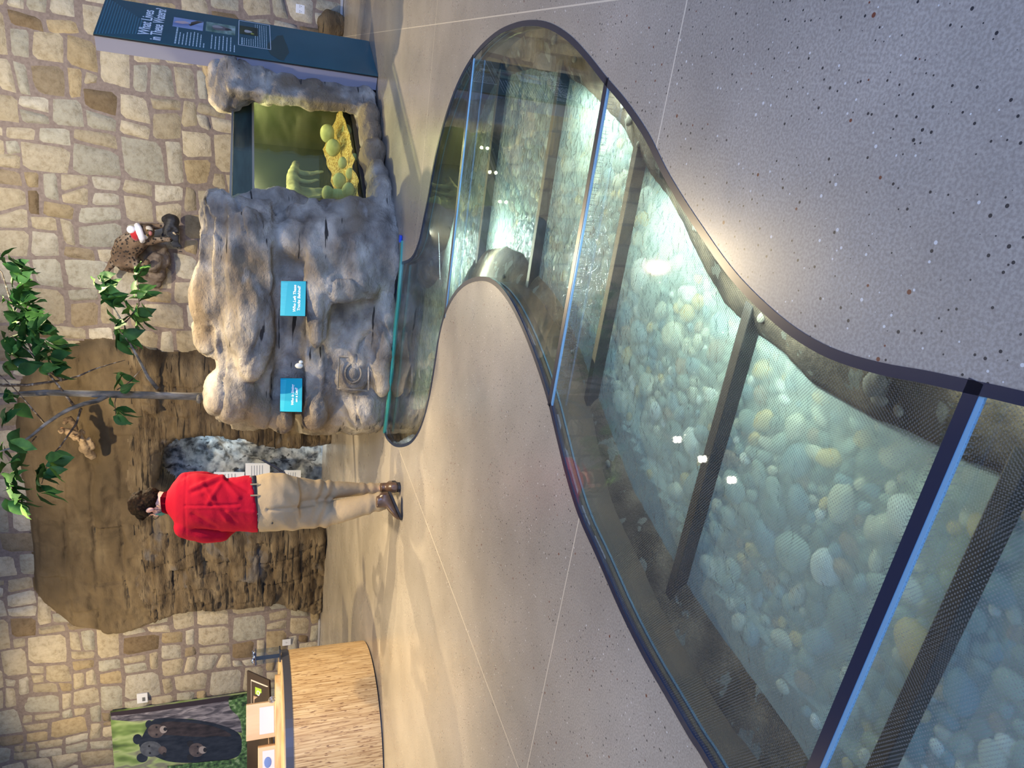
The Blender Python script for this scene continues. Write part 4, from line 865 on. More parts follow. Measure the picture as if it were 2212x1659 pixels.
bm = bmesh.new(); b_prism(bm, desk_poly(dr-.03), 0, .012); bm_obj('plinth', bm, M_BLACK, desk)
bm = bmesh.new(); b_prism(bm, desk_poly(dr+.008), .722, .782); bm_obj('dark_rim', bm, flat('dark_grey_rim', (.07, .07, .085), .4, .3), desk)
bm = bmesh.new(); b_prism(bm, desk_poly(dr-.012), .78, .792); bm_obj('counter_top', bm, WOOD, desk)
SLZ = .838
bm = bmesh.new(); a = PD(590, 1480, 6.8); b_prism(bm, [(a.x-.16*math.sin(t)*.0+.13*math.cos(t)*HF.x+.08*math.sin(t)*RT.x, a.y+.13*math.cos(t)*HF.y+.08*math.sin(t)*RT.y) for t in np.linspace(0, math.pi, 9)]+[(a.x-RT.x*1.4-HF.x*.16, a.y-RT.y*1.4-HF.y*.16), (a.x-RT.x*1.4+HF.x*.2, a.y-RT.y*1.4+HF.y*.2)], .79, SLZ); bm_obj('raised_shelf', bm, WOOD, desk)
def px_block(name, px, D, depth, m_, lab, cat, z=None, bevel=.003):
    P = [PD(x, y, D) for x, y in px]
    bm = bmesh.new(); b_hex(bm, P, [p+HF*depth for p in P]); o = bm_obj(name, bm, m_, None, False, bevel)
    if lab: tag(o, lab, cat)
    return o
BOXW = pm('pale_maple', [(.3, (.50, .34, .20)), (.7, (.66, .48, .32))], 3, 4, (3, 3, .6), rough=.5)
def at_z(x, y, D, z): p = PD(x, y, D); p.z = z; return p
def wbox(lab, yL, yR, D, ztop, paper, oval=False):
    a, b = PD(590, yL, D), PD(590, yR, D); a.z = b.z = SLZ; ctr = (a+b)/2+HF*.09
    t = thing('wooden_box', lab, 'box', (ctr.x, ctr.y, SLZ)); w_ = (b-a).length
    Xd = (RT*math.cos(.35)+HF*math.sin(.35)); Yd = Vector((-Xd.y, Xd.x, 0)); hh = ztop-SLZ
    box('box_body', ctr+Vector((0, 0, hh/2)), (w_*.82, .2, hh), BOXW, t, Xd, Yd, bevel=.003)
    box('paper_label', ctr-Yd*.1012+Vector((0, 0, hh*paper/2+.01)), (w_*.62, .001, hh*paper), flat('paper_lavender', (.60, .58, .66), .6), t, Xd, Yd)
    if oval:
        bm = bmesh.new(); b_ell(bm, ctr-Yd*.102+Vector((0, 0, hh*.45)), (.045, .002, .032), Matrix((Xd, Yd, Vector((0, 0, 1)))).transposed()); bm_obj('blue_oval', bm, flat('blue_oval_paint', (.12, .20, .48), .4), t, True)
wbox('plain maple box with a paper label, nearer the desk\'s right end', 1604, 1518, 6.85, 1.085, .5)
wbox('smaller maple box with a blue oval on its label, at the photo\'s edge', 1690, 1615, 6.7, .985, .68, True)
# clear acrylic holder at the right end of the desk
c = at_z(602, 1413, 6.78, .792); w_ = .10; hold = thing('acrylic_holder', 'clear acrylic holder filled with shiny trinkets at the desk\'s right end', 'holder', c)
bm = bmesh.new()
for sx_, sy_ in ((-1, 0), (1, 0), (0, -1), (0, 1)): b_box(bm, c+RT*(sx_*w_/2)+HF*(sy_*w_/2)+Vector((0, 0, .11)), (.003 if sx_ else w_, .003 if sy_ else w_, .21), RT, HF)
bm_obj('clear_walls', bm, M_ACR, hold); box('dark_back', c+HF*(w_/2-.006)-RT*.03+Vector((0, 0, .11)), (.035, .004, .205), M_NAVY, hold, RT, HF)
box('base_plate', c+Vector((0, 0, .006)), (w_+.01, w_+.01, .012), M_BLACK, hold, RT, HF)
bm = bmesh.new()
for k in range(14): b_ell(bm, c+RT*rnd.uniform(-.05, .05)+HF*rnd.uniform(-.045, .045)+Vector((0, 0, .222+rnd.uniform(0, .02))), (rnd.uniform(.008, .018),)*3, sub=2)
bm_obj('chrome_trinkets', bm, flat('chrome', (.7, .72, .8), .08, 1), hold, True)
box('tray', c+Vector((0, 0, .213)), (w_+.012, w_+.012, .008), M_NAVY, hold, RT, HF)
c = at_z(590, 1511, 6.72, SLZ+.03); bm = bmesh.new()
for r_ in (.012, .02, .028):
    for k in range(16): a, b = k/16*2*math.pi, (k+1)/16*2*math.pi; b_tube(bm, [c+RT*r_*math.cos(a)+Vector((0, 0, r_*math.sin(a))), c+RT*r_*math.cos(b)+Vector((0, 0, r_*math.sin(b)))], .003, 6, False)
b_ell(bm, c+HF*.004, (.02, .006, .02), Matrix.Rotation(YAW, 3, 'Z'), 2)
tag(bm_obj('silver_coil', bm, flat('silver', (.35, .34, .33), .3, .9), None, True), 'small round silver coil standing at the end of the raised wooden shelf', 'coil')
# brown reading panel behind the desk
Pq = [PD(533.5, 1449, 8.05), PD(581, 1470, 7.75), PD(592, 1760, 7.75), PD(533.5, 1775, 8.05)]
sx = thing('reading_panel', 'slanted dark brown information panel with a green square icon behind the desk', 'sign', ((Pq[1].x+Pq[2].x)/2, (Pq[1].y+Pq[2].y)/2, 0))
TRp, BRp, BLp, TLp = Pq; nn = (TRp-BRp).cross(TLp-TRp).normalized(); nn = nn if nn.dot(HF) < 0 else -nn
BRN = pm('brown_print', [(.3, (.035, .022, .016)), (.7, (.05, .032, .024))], 5, 2, rough=.4)
bm = bmesh.new(); b_hex(bm, Pq, [p-nn*.02 for p in Pq]); bm_obj('panel_board', bm, BRN, sx)
def SQ(u, v, o=.002): return (TRp*(1-u)+TLp*u)*(1-v)+(BRp*(1-u)+BLp*u)*v+nn*o
def sq(nm, u0, u1, v0, v1, m_, o=.002, par=None): return mesh(nm, [SQ(u0, v0, o), SQ(u1, v0, o), SQ(u1, v1, o), SQ(u0, v1, o)], [(0, 1, 2, 3)], m_, par or sx)
PW_ = flat('print_offwhite', (.60, .55, .50), .5)
bm = bmesh.new()
for a in ((.045, .60, .19, .205), (.045, .055, .19, .95), (.59, .60, .19, .9)):
    bm.faces.new([bm.verts.new(SQ(u, v, .002)) for u, v in ((a[0], a[2]), (a[1], a[2]), (a[1], a[3]), (a[0], a[3]))])
bm_obj('white_outline', bm, PW_, sx)
ic = sq('green_icon', .085, .135, .38, .66, flat('lime_green', (.36, .56, .05), .4), .003); text_mesh('icon_mark', 'Q', .07, SQ(.122, .58, .004), (SQ(0, .5)-SQ(.1, .5)), (SQ(.1, 0)-SQ(.1, 1)), M_WHITE, ic, .02)
sq('soil_photo', .15, .52, .30, .92, pm('printed_soil', [(.3, (.20, .11, .07)), (.55, (.42, .28, .20)), (.7, (.60, .48, .38))], 14, 6, rough=.5), .003)
text_mesh('heading_lettering', 'er State', .085, SQ(.86, .42, .004), (SQ(0, .5)-SQ(.1, .5)), (SQ(.1, 0)-SQ(.1, 1)), M_WHITE, sx, .02, .25)
bm = bmesh.new()
for u0_, u1_, v_ in ((.53, .585, .38), (.53, .585, .5), (.53, .58, .6), (.53, .585, .7), (.62, .8, .62), (.62, .82, .72), (.62, .80, .82)):
    bm.faces.new([bm.verts.new(SQ(u, v, .002)) for u, v in ((u0_, v_), (u1_, v_), (u1_, v_+.04), (u0_, v_+.04))])
bm_obj('printed_text', bm, PW_, sx)
for u in (.2, .8): p = SQ(u, .75, -.03); box('leg', (p.x, p.y, p.z/2), (.05, .05, p.z), M_BLACK, sx)

# ------------------------------------------------------------------ artificial tree behind the rock
TB = pm('tree_bark', [(.3, (.05, .045, .035)), (.5, (.17, .155, .13)), (.7, (.33, .31, .27))], 16, 7, (1, 1, .3), rough=.8, bump=(60, .6))
TWG = pm('twig_bark', [(.35, (.03, .02, .014)), (.55, (.10, .07, .045)), (.68, (.38, .34, .28))], 26, 4, rough=.8)
TD = 8.0
tree = thing('ficus_tree', 'slender artificial tree with glossy green leaves rising from behind the grey rock', 'tree', (PD(450, 856, TD).x, PD(450, 856, TD).y, 0))
root = PD(455, 857, TD)
bm = bmesh.new(); b_tube(bm, [(root.x, root.y, 0), root, PD(400, 856, TD), PD(300, 853, TD), PD(200, 851, TD), PD(100, 848, TD), PD(0, 855, TD), PD(-120, 850, TD)], [.05, .042, .038, .037, .034, .030, .026, .022], 12); b_ell(bm, PD(430, 862, TD-.02), (.05, .05, .03))
bm_obj('trunk', bm, TB, tree, True)
BR = [([(341, 840), (320, 815), (304, 784), (280, 740), (267, 700), (250, 672), (232, 640), (222, 612), (214, 596)], [.022, .018, .015, .012, .010, .008, .006, .004, .003], .1),
      ([(267, 700), (285, 680), (300, 660), (300, 630), (296, 600)], [.010, .008, .006, .004, .003], .05),
      ([(280, 740), (262, 720), (250, 700), (244, 730)], [.008, .006, .004, .003], -.08),
      ([(236, 852), (210, 866), (182, 872), (150, 884), (128, 896), (98, 916), (70, 940), (51, 953), (25, 968), (10, 972), (-25, 985)], [.026, .024, .022, .020, .018, .016, .014, .012, .010, .008, .006], -.35),
      ([(159, 875), (130, 838), (98, 798), (70, 765), (44, 744), (20, 720)], [.014, .012, .010, .008, .006, .004], -.1),
      ([(175, 882), (165, 915), (145, 943), (130, 965), (115, 980), (102, 1005), (90, 1045)], [.012, .010, .008, .007, .005, .004, .003], -.5),
      ([(95, 913), (60, 872), (24, 832), (0, 810)], [.009, .007, .005, .004], -.2),
      ([(0, 832), (60, 832), (135, 821), (170, 812), (202, 798), (240, 786), (270, 778)], [.016, .014, .011, .009, .007, .005, .003], .15),
      ([(253, 842), (280, 825), (307, 796)], [.006, .005, .003], .05), ([(78, 943), (60, 965), (40, 987)], [.007, .005, .003], -.3),
      ([(135, 821), (90, 790), (60, 740), (40, 690), (20, 640), (5, 590), (-20, 560)], [.014, .012, .010, .008, .007, .005, .003], .25),
      ([(40, 987), (30, 1020), (25, 1060), (35, 1095)], [.006, .005, .004, .003], -.3), ([(253, 848), (248, 870), (250, 895)], [.005, .004, .003], -.1)]
for i, (pts, rs, dz) in enumerate(BR):
    bm = bmesh.new(); n_ = len(pts); P = [PD(x, y, TD+dz*min(1, k/(n_-1))) for k, (x, y) in enumerate(pts)]; b_tube(bm, P, rs, 7); bm_obj('branch', bm, TWG if rs[0] < .02 else TB, tree, True)
def leaf(V, F, p, d, L_, roll):
    d = Vector(d).normalized(); x, y = frame_of(d); s = x*math.cos(roll)+y*math.sin(roll); nn = d.cross(s); k = len(V); w_ = L_*.27
    prof = (0, .55, .95, 1.0, .8, .42, 0.02); n_ = len(prof); cv = rnd.uniform(.08, .30)
    for i, q in enumerate(prof):
        t = i/(n_-1); c = p+d*(L_*t)-nn*(L_*cv*t*t)+nn*.004*math.sin(t*9)
        V += [c-s*w_*q+nn*(w_*.35*q+.003*math.sin(t*16)), c, c+s*w_*q+nn*(w_*.35*q-.003*math.sin(t*14))]
    for i in range(n_-1):
        a = k+i*3; F += [(a, a+1, a+4, a+3), (a+1, a+2, a+5, a+4)]
LCL = [((18, 548), 0, 5), ((35, 605), .1, 4), ((40, 630), .1, 5), ((65, 665), .1, 5), ((85, 700), 0, 5), ((45, 705), .1, 5), ((110, 755), -.1, 4), ((85, 790), -.1, 4), ((115, 800), -.2, 3), ((10, 740), .1, 5), ((10, 680), .1, 5), ((15, 780), 0, 5), ((10, 1030), -.3, 4), ((10, 560), -.1, 5), ((28, 585), .1, 6), ((25, 620), .2, 6), ((18, 650), .1, 6), ((45, 660), .1, 6), ((60, 690), 0, 5), ((75, 715), -.1, 5), ((30, 695), .1, 6), ((20, 720), 0, 5), ((55, 730), -.1, 5), ((95, 740), -.15, 5), ((105, 770), -.2, 5), ((70, 770), -.1, 4), ((20, 760), 0, 4), ((40, 800), -.1, 3),
       ((15, 850), -.2, 3), ((25, 880), -.2, 3), ((12, 920), -.3, 3), ((15, 955), -.3, 3), ((20, 1000), -.3, 4), ((35, 1015), -.3, 4), ((25, 1050), -.3, 5), ((40, 1080), -.3, 3), ((15, 1085), -.3, 3), ((105, 990), -.5, 3), ((92, 1015), -.5, 5), ((95, 1040), -.5, 4), ((88, 1065), -.5, 4),
       ((208, 600), .1, 4), ((222, 625), .1, 4), ((225, 650), .1, 4), ((238, 660), .1, 3), ((245, 705), 0, 4), ((250, 740), -.05, 3), ((295, 590), .1, 4), ((290, 612), .1, 5), ((280, 640), .1, 4), ((298, 650), .05, 5), ((285, 675), 0, 5), ((300, 690), .05, 3), ((262, 720), 0, 3), ((268, 640), .1, 2), ((250, 800), 0, 2), ((252, 845), -.1, 3), ((248, 880), -.1, 4), ((252, 895), -.1, 2)]
LM = [pm('leaf_dark_green', [(.35, (.012, .055, .012)), (.65, (.035, .12, .025))], 9, 3, rough=.6, spec=.3), pm('leaf_light_green', [(.35, (.05, .15, .025)), (.65, (.12, .28, .06))], 9, 3, rough=.6, spec=.3)]
for li, m_ in enumerate(LM):
    V = []; F = []
    for (c, dz, n_) in LCL:
        for k in range(n_):
            if (rnd.random() < .30) != (li == 1): continue
            p = PD(c[0]+rnd.uniform(-9, 9), c[1]+rnd.uniform(-9, 9), TD+dz+rnd.uniform(-.06, .06))
            dr_ = Vector((rnd.uniform(-1, 1), rnd.uniform(-.8, .5), rnd.uniform(-1.0, .15))); leaf(V, F, p, dr_, rnd.uniform(.15, .24), rnd.uniform(-.9, .9))
    mesh('foliage', V, F, m_, tree, True)

# ------------------------------------------------------------------ bobcat mount, its perch, the black bird, the squirrel
def CW(x, y, off): return PW(x, y, off)
def M_spots():
    m, nt, B, N, L = newmat('spotted_bobcat_fur'); tc = N.new('ShaderNodeTexCoord'); B.inputs['Roughness'].default_value = .85
    n = N.new('ShaderNodeTexNoise'); n.inputs['Scale'].default_value = 5; L.new(tc.outputs['Object'], n.inputs[0]); r = ramp(N, [(.35, (.085, .05, .028)), (.55, (.17, .11, .065)), (.7, (.34, .28, .21))]); L.new(n.outputs[0], r.inputs[0])
    v = N.new('ShaderNodeTexVoronoi'); v.inputs['Scale'].default_value = 26; L.new(tc.outputs['Object'], v.inputs['Vector']); r2 = ramp(N, [(.28, (1, 1, 1)), (.42, (0, 0, 0))]); L.new(v.outputs['Distance'], r2.inputs[0])
    mixn = N.new('ShaderNodeMix'); mixn.data_type = 'RGBA'; L.new(r2.outputs[0], mixn.inputs[0]); L.new(r.outputs[0], mixn.inputs[6]); mixn.inputs[7].default_value = (.02, .014, .01, 1); L.new(mixn.outputs[2], B.inputs['Base Color'])
    n2 = N.new('ShaderNodeTexNoise'); n2.inputs['Scale'].default_value = 90; L.new(tc.outputs['Object'], n2.inputs[0]); b = N.new('ShaderNodeBump'); b.inputs['Strength'].default_value = .6; b.inputs['Distance'].default_value = .01; L.new(n2.outputs[0], b.inputs['Height']); L.new(b.outputs[0], B.inputs['Normal']); return m
FUR = M_spots(); DKF = flat('black_fur', (.012, .010, .010), .8); CRM = flat('cream_fur', (.50, .44, .36), .85)
bm = bmesh.new()
def cap(a, ra, b, rb): b_cap(bm, a, ra, b, rb)
rump = CW(264, 551, .30); belly = CW(276, 535, .32); chest = CW(300, 515, .36); head = CW(316, 500, .42)
cap(rump, .125, belly, .15); cap(belly, .155, chest, .13); cap(chest, .115, CW(312, 505, .40), .095)
cap(CW(248, 562, .26), .055, CW(237, 576, .24), .036); cap(CW(237, 576, .24), .036, CW(230, 586, .24), .03)
cap(CW(262, 562, .40), .10, CW(290, 570, .42), .065); cap(CW(290, 570, .42), .05, CW(296, 578, .36), .035); cap(CW(296, 578, .36), .032, CW(316, 570, .40), .03); cap(CW(316, 570, .4), .032, CW(318, 564, .42), .03)
cap(CW(268, 570, .26), .09, CW(285, 582, .24), .05); cap(CW(285, 582, .24), .038, CW(306, 590, .26), .032)
cap(chest, .08, CW(322, 522, .40), .05); cap(CW(322, 522, .40), .045, CW(345, 518, .40), .036); cap(CW(345, 518, .40), .034, CW(366, 517, .38), .03)
cap(CW(306, 495, .34), .07, CW(330, 490, .34), .045); cap(CW(330, 490, .34), .04, CW(352, 487, .34), .03)
b_ell(bm, head, (.085, .085, .09)); b_ell(bm, CW(323, 503, .48), (.045, .04, .04))
cat = solid('bobcat', bm, .012, FUR, None, 4, lambda p, n: .005*noise.noise(p*30)); tag(cat, 'taxidermy spotted bobcat in a Santa hat crouching on a wall perch', 'bobcat')
bm = bmesh.new(); b_ell(bm, CW(321, 497, .46), (.05, .04, .045)); b_ell(bm, CW(314, 510, .47), (.04, .03, .035)); bm_obj('cheek_ruff', bm, CRM, cat, True)
bm = bmesh.new(); b_ell(bm, CW(325, 504, .52), (.028, .02, .02)); bm_obj('open_mouth', bm, flat('mouth_pink', (.35, .12, .11), .5), cat, True)
bm = bmesh.new(); b_ell(bm, CW(228, 589, .24), (.032, .032, .030)); bm_obj('tail_tip', bm, DKF, cat, True)
for yy, zz in ((494, 308), (513, 306)):
    bm = bmesh.new(); q = CW(zz, yy, .42); b_loft(bm, [(q, WX*.028, WN*.012), (q+Vector((0, 0, .03)), WX*.02, WN*.01), (q+Vector((0, 0, .06)), WX*.003, WN*.003)], 8); bm_obj('ear', bm, FUR, cat, True)
for yy in (497, 508):
    bm = bmesh.new(); b_ell(bm, CW(317, yy, .515), (.009,)*3, sub=2); bm_obj('eye', bm, flat('amber_eye', (.25, .16, .03), .1), cat, True)
# santa hat
bm = bmesh.new(); pts = [CW(301, y, .46) for y in (488, 500, 514)]; 
b_tube(bm, [CW(296, 487, .44), CW(299, 494, .50), CW(302, 503, .52), CW(306, 513, .51), CW(308, 521, .46)], [.034, .038, .038, .036, .030], 10); b_ell(bm, CW(283, 496, .50), (.045, .045, .045)); hat1 = bm_obj('hat_brim_and_pompom', bm, flat('white_plush', (.82, .80, .84), .9, sheen=.5), cat, True)
bm = bmesh.new(); b_loft(bm, [(CW(300, 504, .46), WX*.085, WN*.07), (CW(292, 507, .47), WX*.075, WN*.06), (CW(284, 505, .48), WX*.05, WN*.045), (CW(281, 500, .49), WX*.022, WN*.022)], 14); bm_obj('hat_crown', bm, flat('red_plush', (.42, .006, .012), .85, sheen=.5), cat, True)
bm = bmesh.new()
for a, ra, b, rb in ((CW(322, 548, .10), .12, CW(345, 560, .12), .13), (CW(318, 575, .10), .11, CW(340, 590, .1), .12), (CW(320, 600, .08), .09, CW(338, 612, .08), .07), (CW(326, 535, .16), .09, CW(348, 535, .14), .07), (CW(330, 575, .24), .09, CW(336, 560, .26), .08)): cap(a, ra, b, rb)
perch = solid('rock_perch', bm, .018, pm('perch_rock', [(.3, (.06, .04, .03)), (.5, (.16, .12, .09)), (.7, (.26, .21, .16))], 8, 8, rough=.85, bump=(20, .8)), None, 1, lambda p, n: .02*fr(p, (7, 7, 7))-.012*math.exp(-(abs(noise.noise(p*6))/.04)**2)); tag(perch, 'rough brown artificial rock perch on the wall under the bobcat', 'perch')
bm = bmesh.new(); cap(CW(372, 478, .30), .085, CW(362, 498, .34), .06); cap(CW(362, 498, .34), .045, CW(352, 508, .36), .02); cap(CW(366, 470, .28), .05, CW(358, 474, .28), .05)
b_loft(bm, [(CW(362, 492, .36), WX*.03, Vector((0, 0, .06))), (CW(372, 510, .38), WX*.03+WN*.01, Vector((0, 0, .075))), (CW(384, 535, .36), WX*.03+WN*.01, Vector((0, 0, .055))), (CW(391, 549, .34), WX*.02, Vector((0, 0, .02)))], 14)
b_loft(bm, [(CW(375, 485, .32), WX*.05, WN*.07), (CW(388, 500, .33), WX*.04, WN*.05), (CW(384, 530, .34), WX*.03, WN*.03)], 12)
bird = solid('black_bird', bm, .010, pm('black_feathers', [(.3, (.006, .006, .008)), (.7, (.02, .02, .024))], 30, 5, (1, 1, .3), rough=.4, bump=(40, .6)), None, 3); tag(bird, 'glossy black bird pinned beneath the bobcat\'s front paws', 'bird')
bm = bmesh.new(); b_cap(bm, CW(375, 503, .42), .012, CW(379, 506, .42), .010); bm_obj('beak', bm, flat('beak_tan', (.45, .36, .24), .5), bird, True)
# squirrel on the cliff
co = .62
SQF = pm('squirrel_fur', [(.3, (.16, .10, .05)), (.6, (.38, .27, .16))], 20, 4, rough=.85, bump=(80, .5))
bm = bmesh.new(); cap(CW(164, 940, co), .055, CW(150, 934, co+.02), .048); cap(CW(150, 934, co+.02), .045, CW(141, 930, co+.04), .032); b_ell(bm, CW(133, 931, co+.07), (.036, .04, .033)); b_ell(bm, CW(128, 931, co+.10), (.018, .02, .016))
cap(CW(162, 946, co+.02), .035, CW(168, 946, co+.06), .022); cap(CW(150, 938, co+.03), .018, CW(160, 941, co+.08), .014); cap(CW(168, 946, co+.06), .018, CW(170, 952, co+.10), .014)
sq_ = solid('squirrel', bm, .008, SQF, None, 3); tag(sq_, 'small tan mounted squirrel on a ledge high on the brown cliff', 'squirrel')
bm = bmesh.new(); b_tube(bm, [CW(166, 930, co-.02), CW(158, 914, co-.02), CW(150, 905, co-.02), CW(142, 908, co), CW(138, 916, co+.01)], [.02, .035, .04, .035, .02], 10); bm_obj('bushy_tail', bm, pm('tail_fur', [(.3, (.08, .05, .03)), (.7, (.25, .17, .10))], 30, 4, rough=.9, bump=(90, .8)), sq_, True)
for yy in (926, 934):
    bm = bmesh.new(); b_ell(bm, CW(134 if yy < 930 else 132, yy-1, co+.05), (.012, .008, .018), sub=2); bm_obj('ear', bm, flat('ear_orange', (.42, .20, .08), .8), sq_, True)
bm = bmesh.new(); b_ell(bm, CW(131.5, 932, co+.115), (.005,)*3, sub=2); bm_obj('eye', bm, M_SLOT, sq_, True)
bm = bmesh.new(); cap(CW(172, 938, co-.05), .03, CW(178, 950, co), .03); cap(CW(176, 945, co-.05), .035, CW(182, 968, co-.08), .05); cap(CW(178, 935, co-.1), .03, CW(176, 930, co-.1), .02); cap(CW(182, 968, co-.1), .06, CW(200, 985, co-.2), .05); cap(CW(192, 948, co-.08), .02, CW(200, 965, co-.12), .035)
tag(solid('driftwood_ledge', bm, .012, pm('dry_wood', [(.3, (.16, .11, .06)), (.7, (.42, .31, .19))], 12, 6, (1, 1, .4), rough=.9, bump=(30, .7)), None, 1, lambda p, n: .012*fr(p, (14, 14, 14))), 'knobbly light brown driftwood the squirrel stands on, on the cliff', 'driftwood')

# ------------------------------------------------------------------ the person
D0 = 5.40
def Pp(x, y, db=0.): return PD(x, y, D0+db)
def ring(x, yl, yr, db, dh, tilt=0):
    a, b = Pp(x+tilt, yl, db), Pp(x-tilt, yr, db); return ((a+b)/2, (b-a)/2, HF*dh)
def gz(p, z): return Vector((p.x, p.y, z))
ft_l = PZ(846, 1078, .06); ft_lt = PZ(867, 1114, .025); ft_r = PZ(846, 1050, .05); ft_rt = ft_r+HF*.19-RT*.03
per = thing('person', 'person in red shirt and khaki trousers seen from behind with head bowed', 'person', ((ft_l.x+ft_r.x)/2, (ft_l.y+ft_r.y)/2, 0))
th_ = math.radians(60); fdir = (-RT*math.sin(th_)+HF*math.cos(th_)-Vector((0, 0, .42))).normalized(); rdir = (RT*math.cos(th_)+HF*math.sin(th_)).normalized(); udir = rdir.cross(fdir).normalized(); rdir = fdir.cross(udir).normalized()
HM = Matrix((rdir, fdir, udir)).transposed(); HD = Pp(323, 1089, .17)
def hp(r_, f_, u_): return HD+rdir*r_+fdir*f_+udir*u_
SKIN = pm('skin', [(.3, (.50, .27, .20)), (.7, (.62, .36, .27))], 8, 3, rough=.5, spec=.4)
bm = bmesh.new()
b_ell(bm, hp(0, -.01, .02), (.074, .096, .092), HM); b_ell(bm, hp(0, .035, -.055), (.055, .062, .06), HM); b_ell(bm, hp(0, .066, -.095), (.032, .03, .026), HM)
b_cap(bm, hp(0, .094, .01), .010, hp(0, .112, -.028), .014)
for s_ in (-1, 1): b_ell(bm, hp(.078*s_, -.005, -.012), (.010, .020, .032), HM); b_ell(bm, hp(.034*s_, .074, -.02), (.026, .018, .022), HM)
b_cap(bm, hp(0, -.03, -.05), .056, Pp(374, 1084, .12), .056)
sh_l, el_l, wr_l = Pp(400, 1142, .06), Pp(478, 1150, .10), Pp(508, 1118, .34); sh_r, el_r, wr_r = Pp(400, 1038, .10), Pp(480, 1050, .22), Pp(500, 1080, .42)
b_cap(bm, Pp(384, 1084, .11), .05, Pp(405, 1086, .09), .08); b_cap(bm, Pp(412, 1112, .08), .07, Pp(412, 1064, .09), .07); b_cap(bm, Pp(425, 1088, .07), .09, Pp(530, 1088, .01), .09); b_cap(bm, Pp(560, 1110, -.01), .10, Pp(560, 1060, -.01), .10)
for a, b, c in ((sh_l, el_l, wr_l), (sh_r, el_r, wr_r)): b_cap(bm, a, .052, b, .042); b_cap(bm, b, .042, c, .026)
lk, la = Pp(706, 1108, .05), Pp(815, 1084, -.12); rk, ra = Pp(706, 1058, .12), Pp(822, 1056, .24)
b_cap(bm, Pp(600, 1112, 0), .085, lk, .055); b_cap(bm, lk, .055, la, .034); b_cap(bm, Pp(600, 1056, 0), .085, rk, .055); b_cap(bm, rk, .055, ra, .034); b_cap(bm, la, .034, gz(ft_l, .10), .024); b_cap(bm, ra, .034, gz(ft_r, .07), .022)
# hands holding a sheet in front of the body
for wr, s_ in ((wr_l, 1), (wr_r, -1)):
    pf = (HF*.75+RT*.35*s_+Vector((0, 0, .25))).normalized(); ps_ = pf.cross(Vector((0, 0, 1))).normalized(); pu = ps_.cross(pf)
    pc = wr+pf*.05; b_ell(bm, pc, (.040, .050, .018), Matrix((ps_, pf, pu)).transposed()); b_cap(bm, wr, .026, pc, .022)
    for k, L_ in enumerate((.066, .076, .070, .056)):
        a = pc+ps_*(-.030+.020*k)+pf*.042; b = a+pf*L_*.5+pu*.006; c = b+pf*L_*.25-pu*.022; e = c-pf*.004-pu*.020
        b_cap(bm, a, .0092, b, .0088); b_cap(bm, b, .0088, c, .0082); b_cap(bm, c, .0082, e, .0076)
    a = pc-ps_*.036*s_-pf*.018; b = a-ps_*.026*s_+pf*.028; b_cap(bm, a, .013, b, .0105); b_cap(bm, b, .0105, b+pf*.026-pu*.006, .0092)
body = solid('body', bm, .0065, SKIN, per, 3)
# hair
bm = bmesh.new(); b_ell(bm, hp(0, -.022, .035), (.090, .100, .098), HM); b_ell(bm, hp(0, .035, .082), (.066, .062, .035), HM); b_ell(bm, hp(0, -.044, -.018), (.080, .070, .086), HM)
for s_ in (-1, 1): b_ell(bm, hp(.068*s_, .012, .02), (.014, .03, .035), HM)
HAIR = pm('dark_brown_hair', [(.35, (.003, .0015, .0008)), (.55, (.009, .004, .002)), (.72, (.035, .016, .008))], 22, 6, (1, 1, 1), rough=.6, bump=(40, .6), dist=2, spec=.08)
def hd(p, n): 
    q = p*1.0; return .012*abs(noise.noise(Vector((q.x*26, q.y*26, q.z*20)))) + .003*noise.noise(q*60)-.003
solid('hair', bm, .0055, HAIR, per, 3, hd)
# mask, glasses
bm = bmesh.new(); MK = []
for i, u_ in enumerate((-.015, -.045, -.075, -.108)):
    MK.append([bm.verts.new(hp(math.sin(a)*(.066 if i < 3 else .05), .028+math.cos(a)*(.083, .092, .082, .066)[i], u_-.004)) for a in np.linspace(-1.25, 1.25, 15)])
for i in range(3):
    for k in range(14): bm.faces.new((MK[i][k], MK[i][k+1], MK[i+1][k+1], MK[i+1][k]))
mk = bm_obj('face_mask', bm, flat('green_mask_cloth', (.03, .16, .13), .8), per, True)
bm = bmesh.new()
for s_ in (-1, 1): b_tube(bm, [hp(.066*s_, .05, -.02), hp(.082*s_, .01, .0), hp(.084*s_, -.015, .02)], .0022, 6); b_tube(bm, [hp(.062*s_, .05, -.09), hp(.078*s_, .01, -.05), hp(.082*s_, -.012, -.02)], .0022, 6)
bm_obj('mask_straps', bm, M_SLOT, mk)
bm = bmesh.new()
for s_ in (-1, 1):
    pts = [hp(s_*.034+.024*math.cos(a), .108-abs(.024*math.cos(a)+s_*.034)*.18, -.002+.019*math.sin(a)) for a in np.linspace(0, 2*math.pi, 17)]; b_tube(bm, pts, .0022, 6)
    b_tube(bm, [hp(s_*.058, .098, .004), hp(s_*.078, .05, .006), hp(s_*.080, -.002, .006)], .0022, 6)
b_tube(bm, [hp(-.010, .108, .0), hp(.010, .108, .0)], .0022, 6); bm_obj('glasses', bm, M_BLACK, per, True)
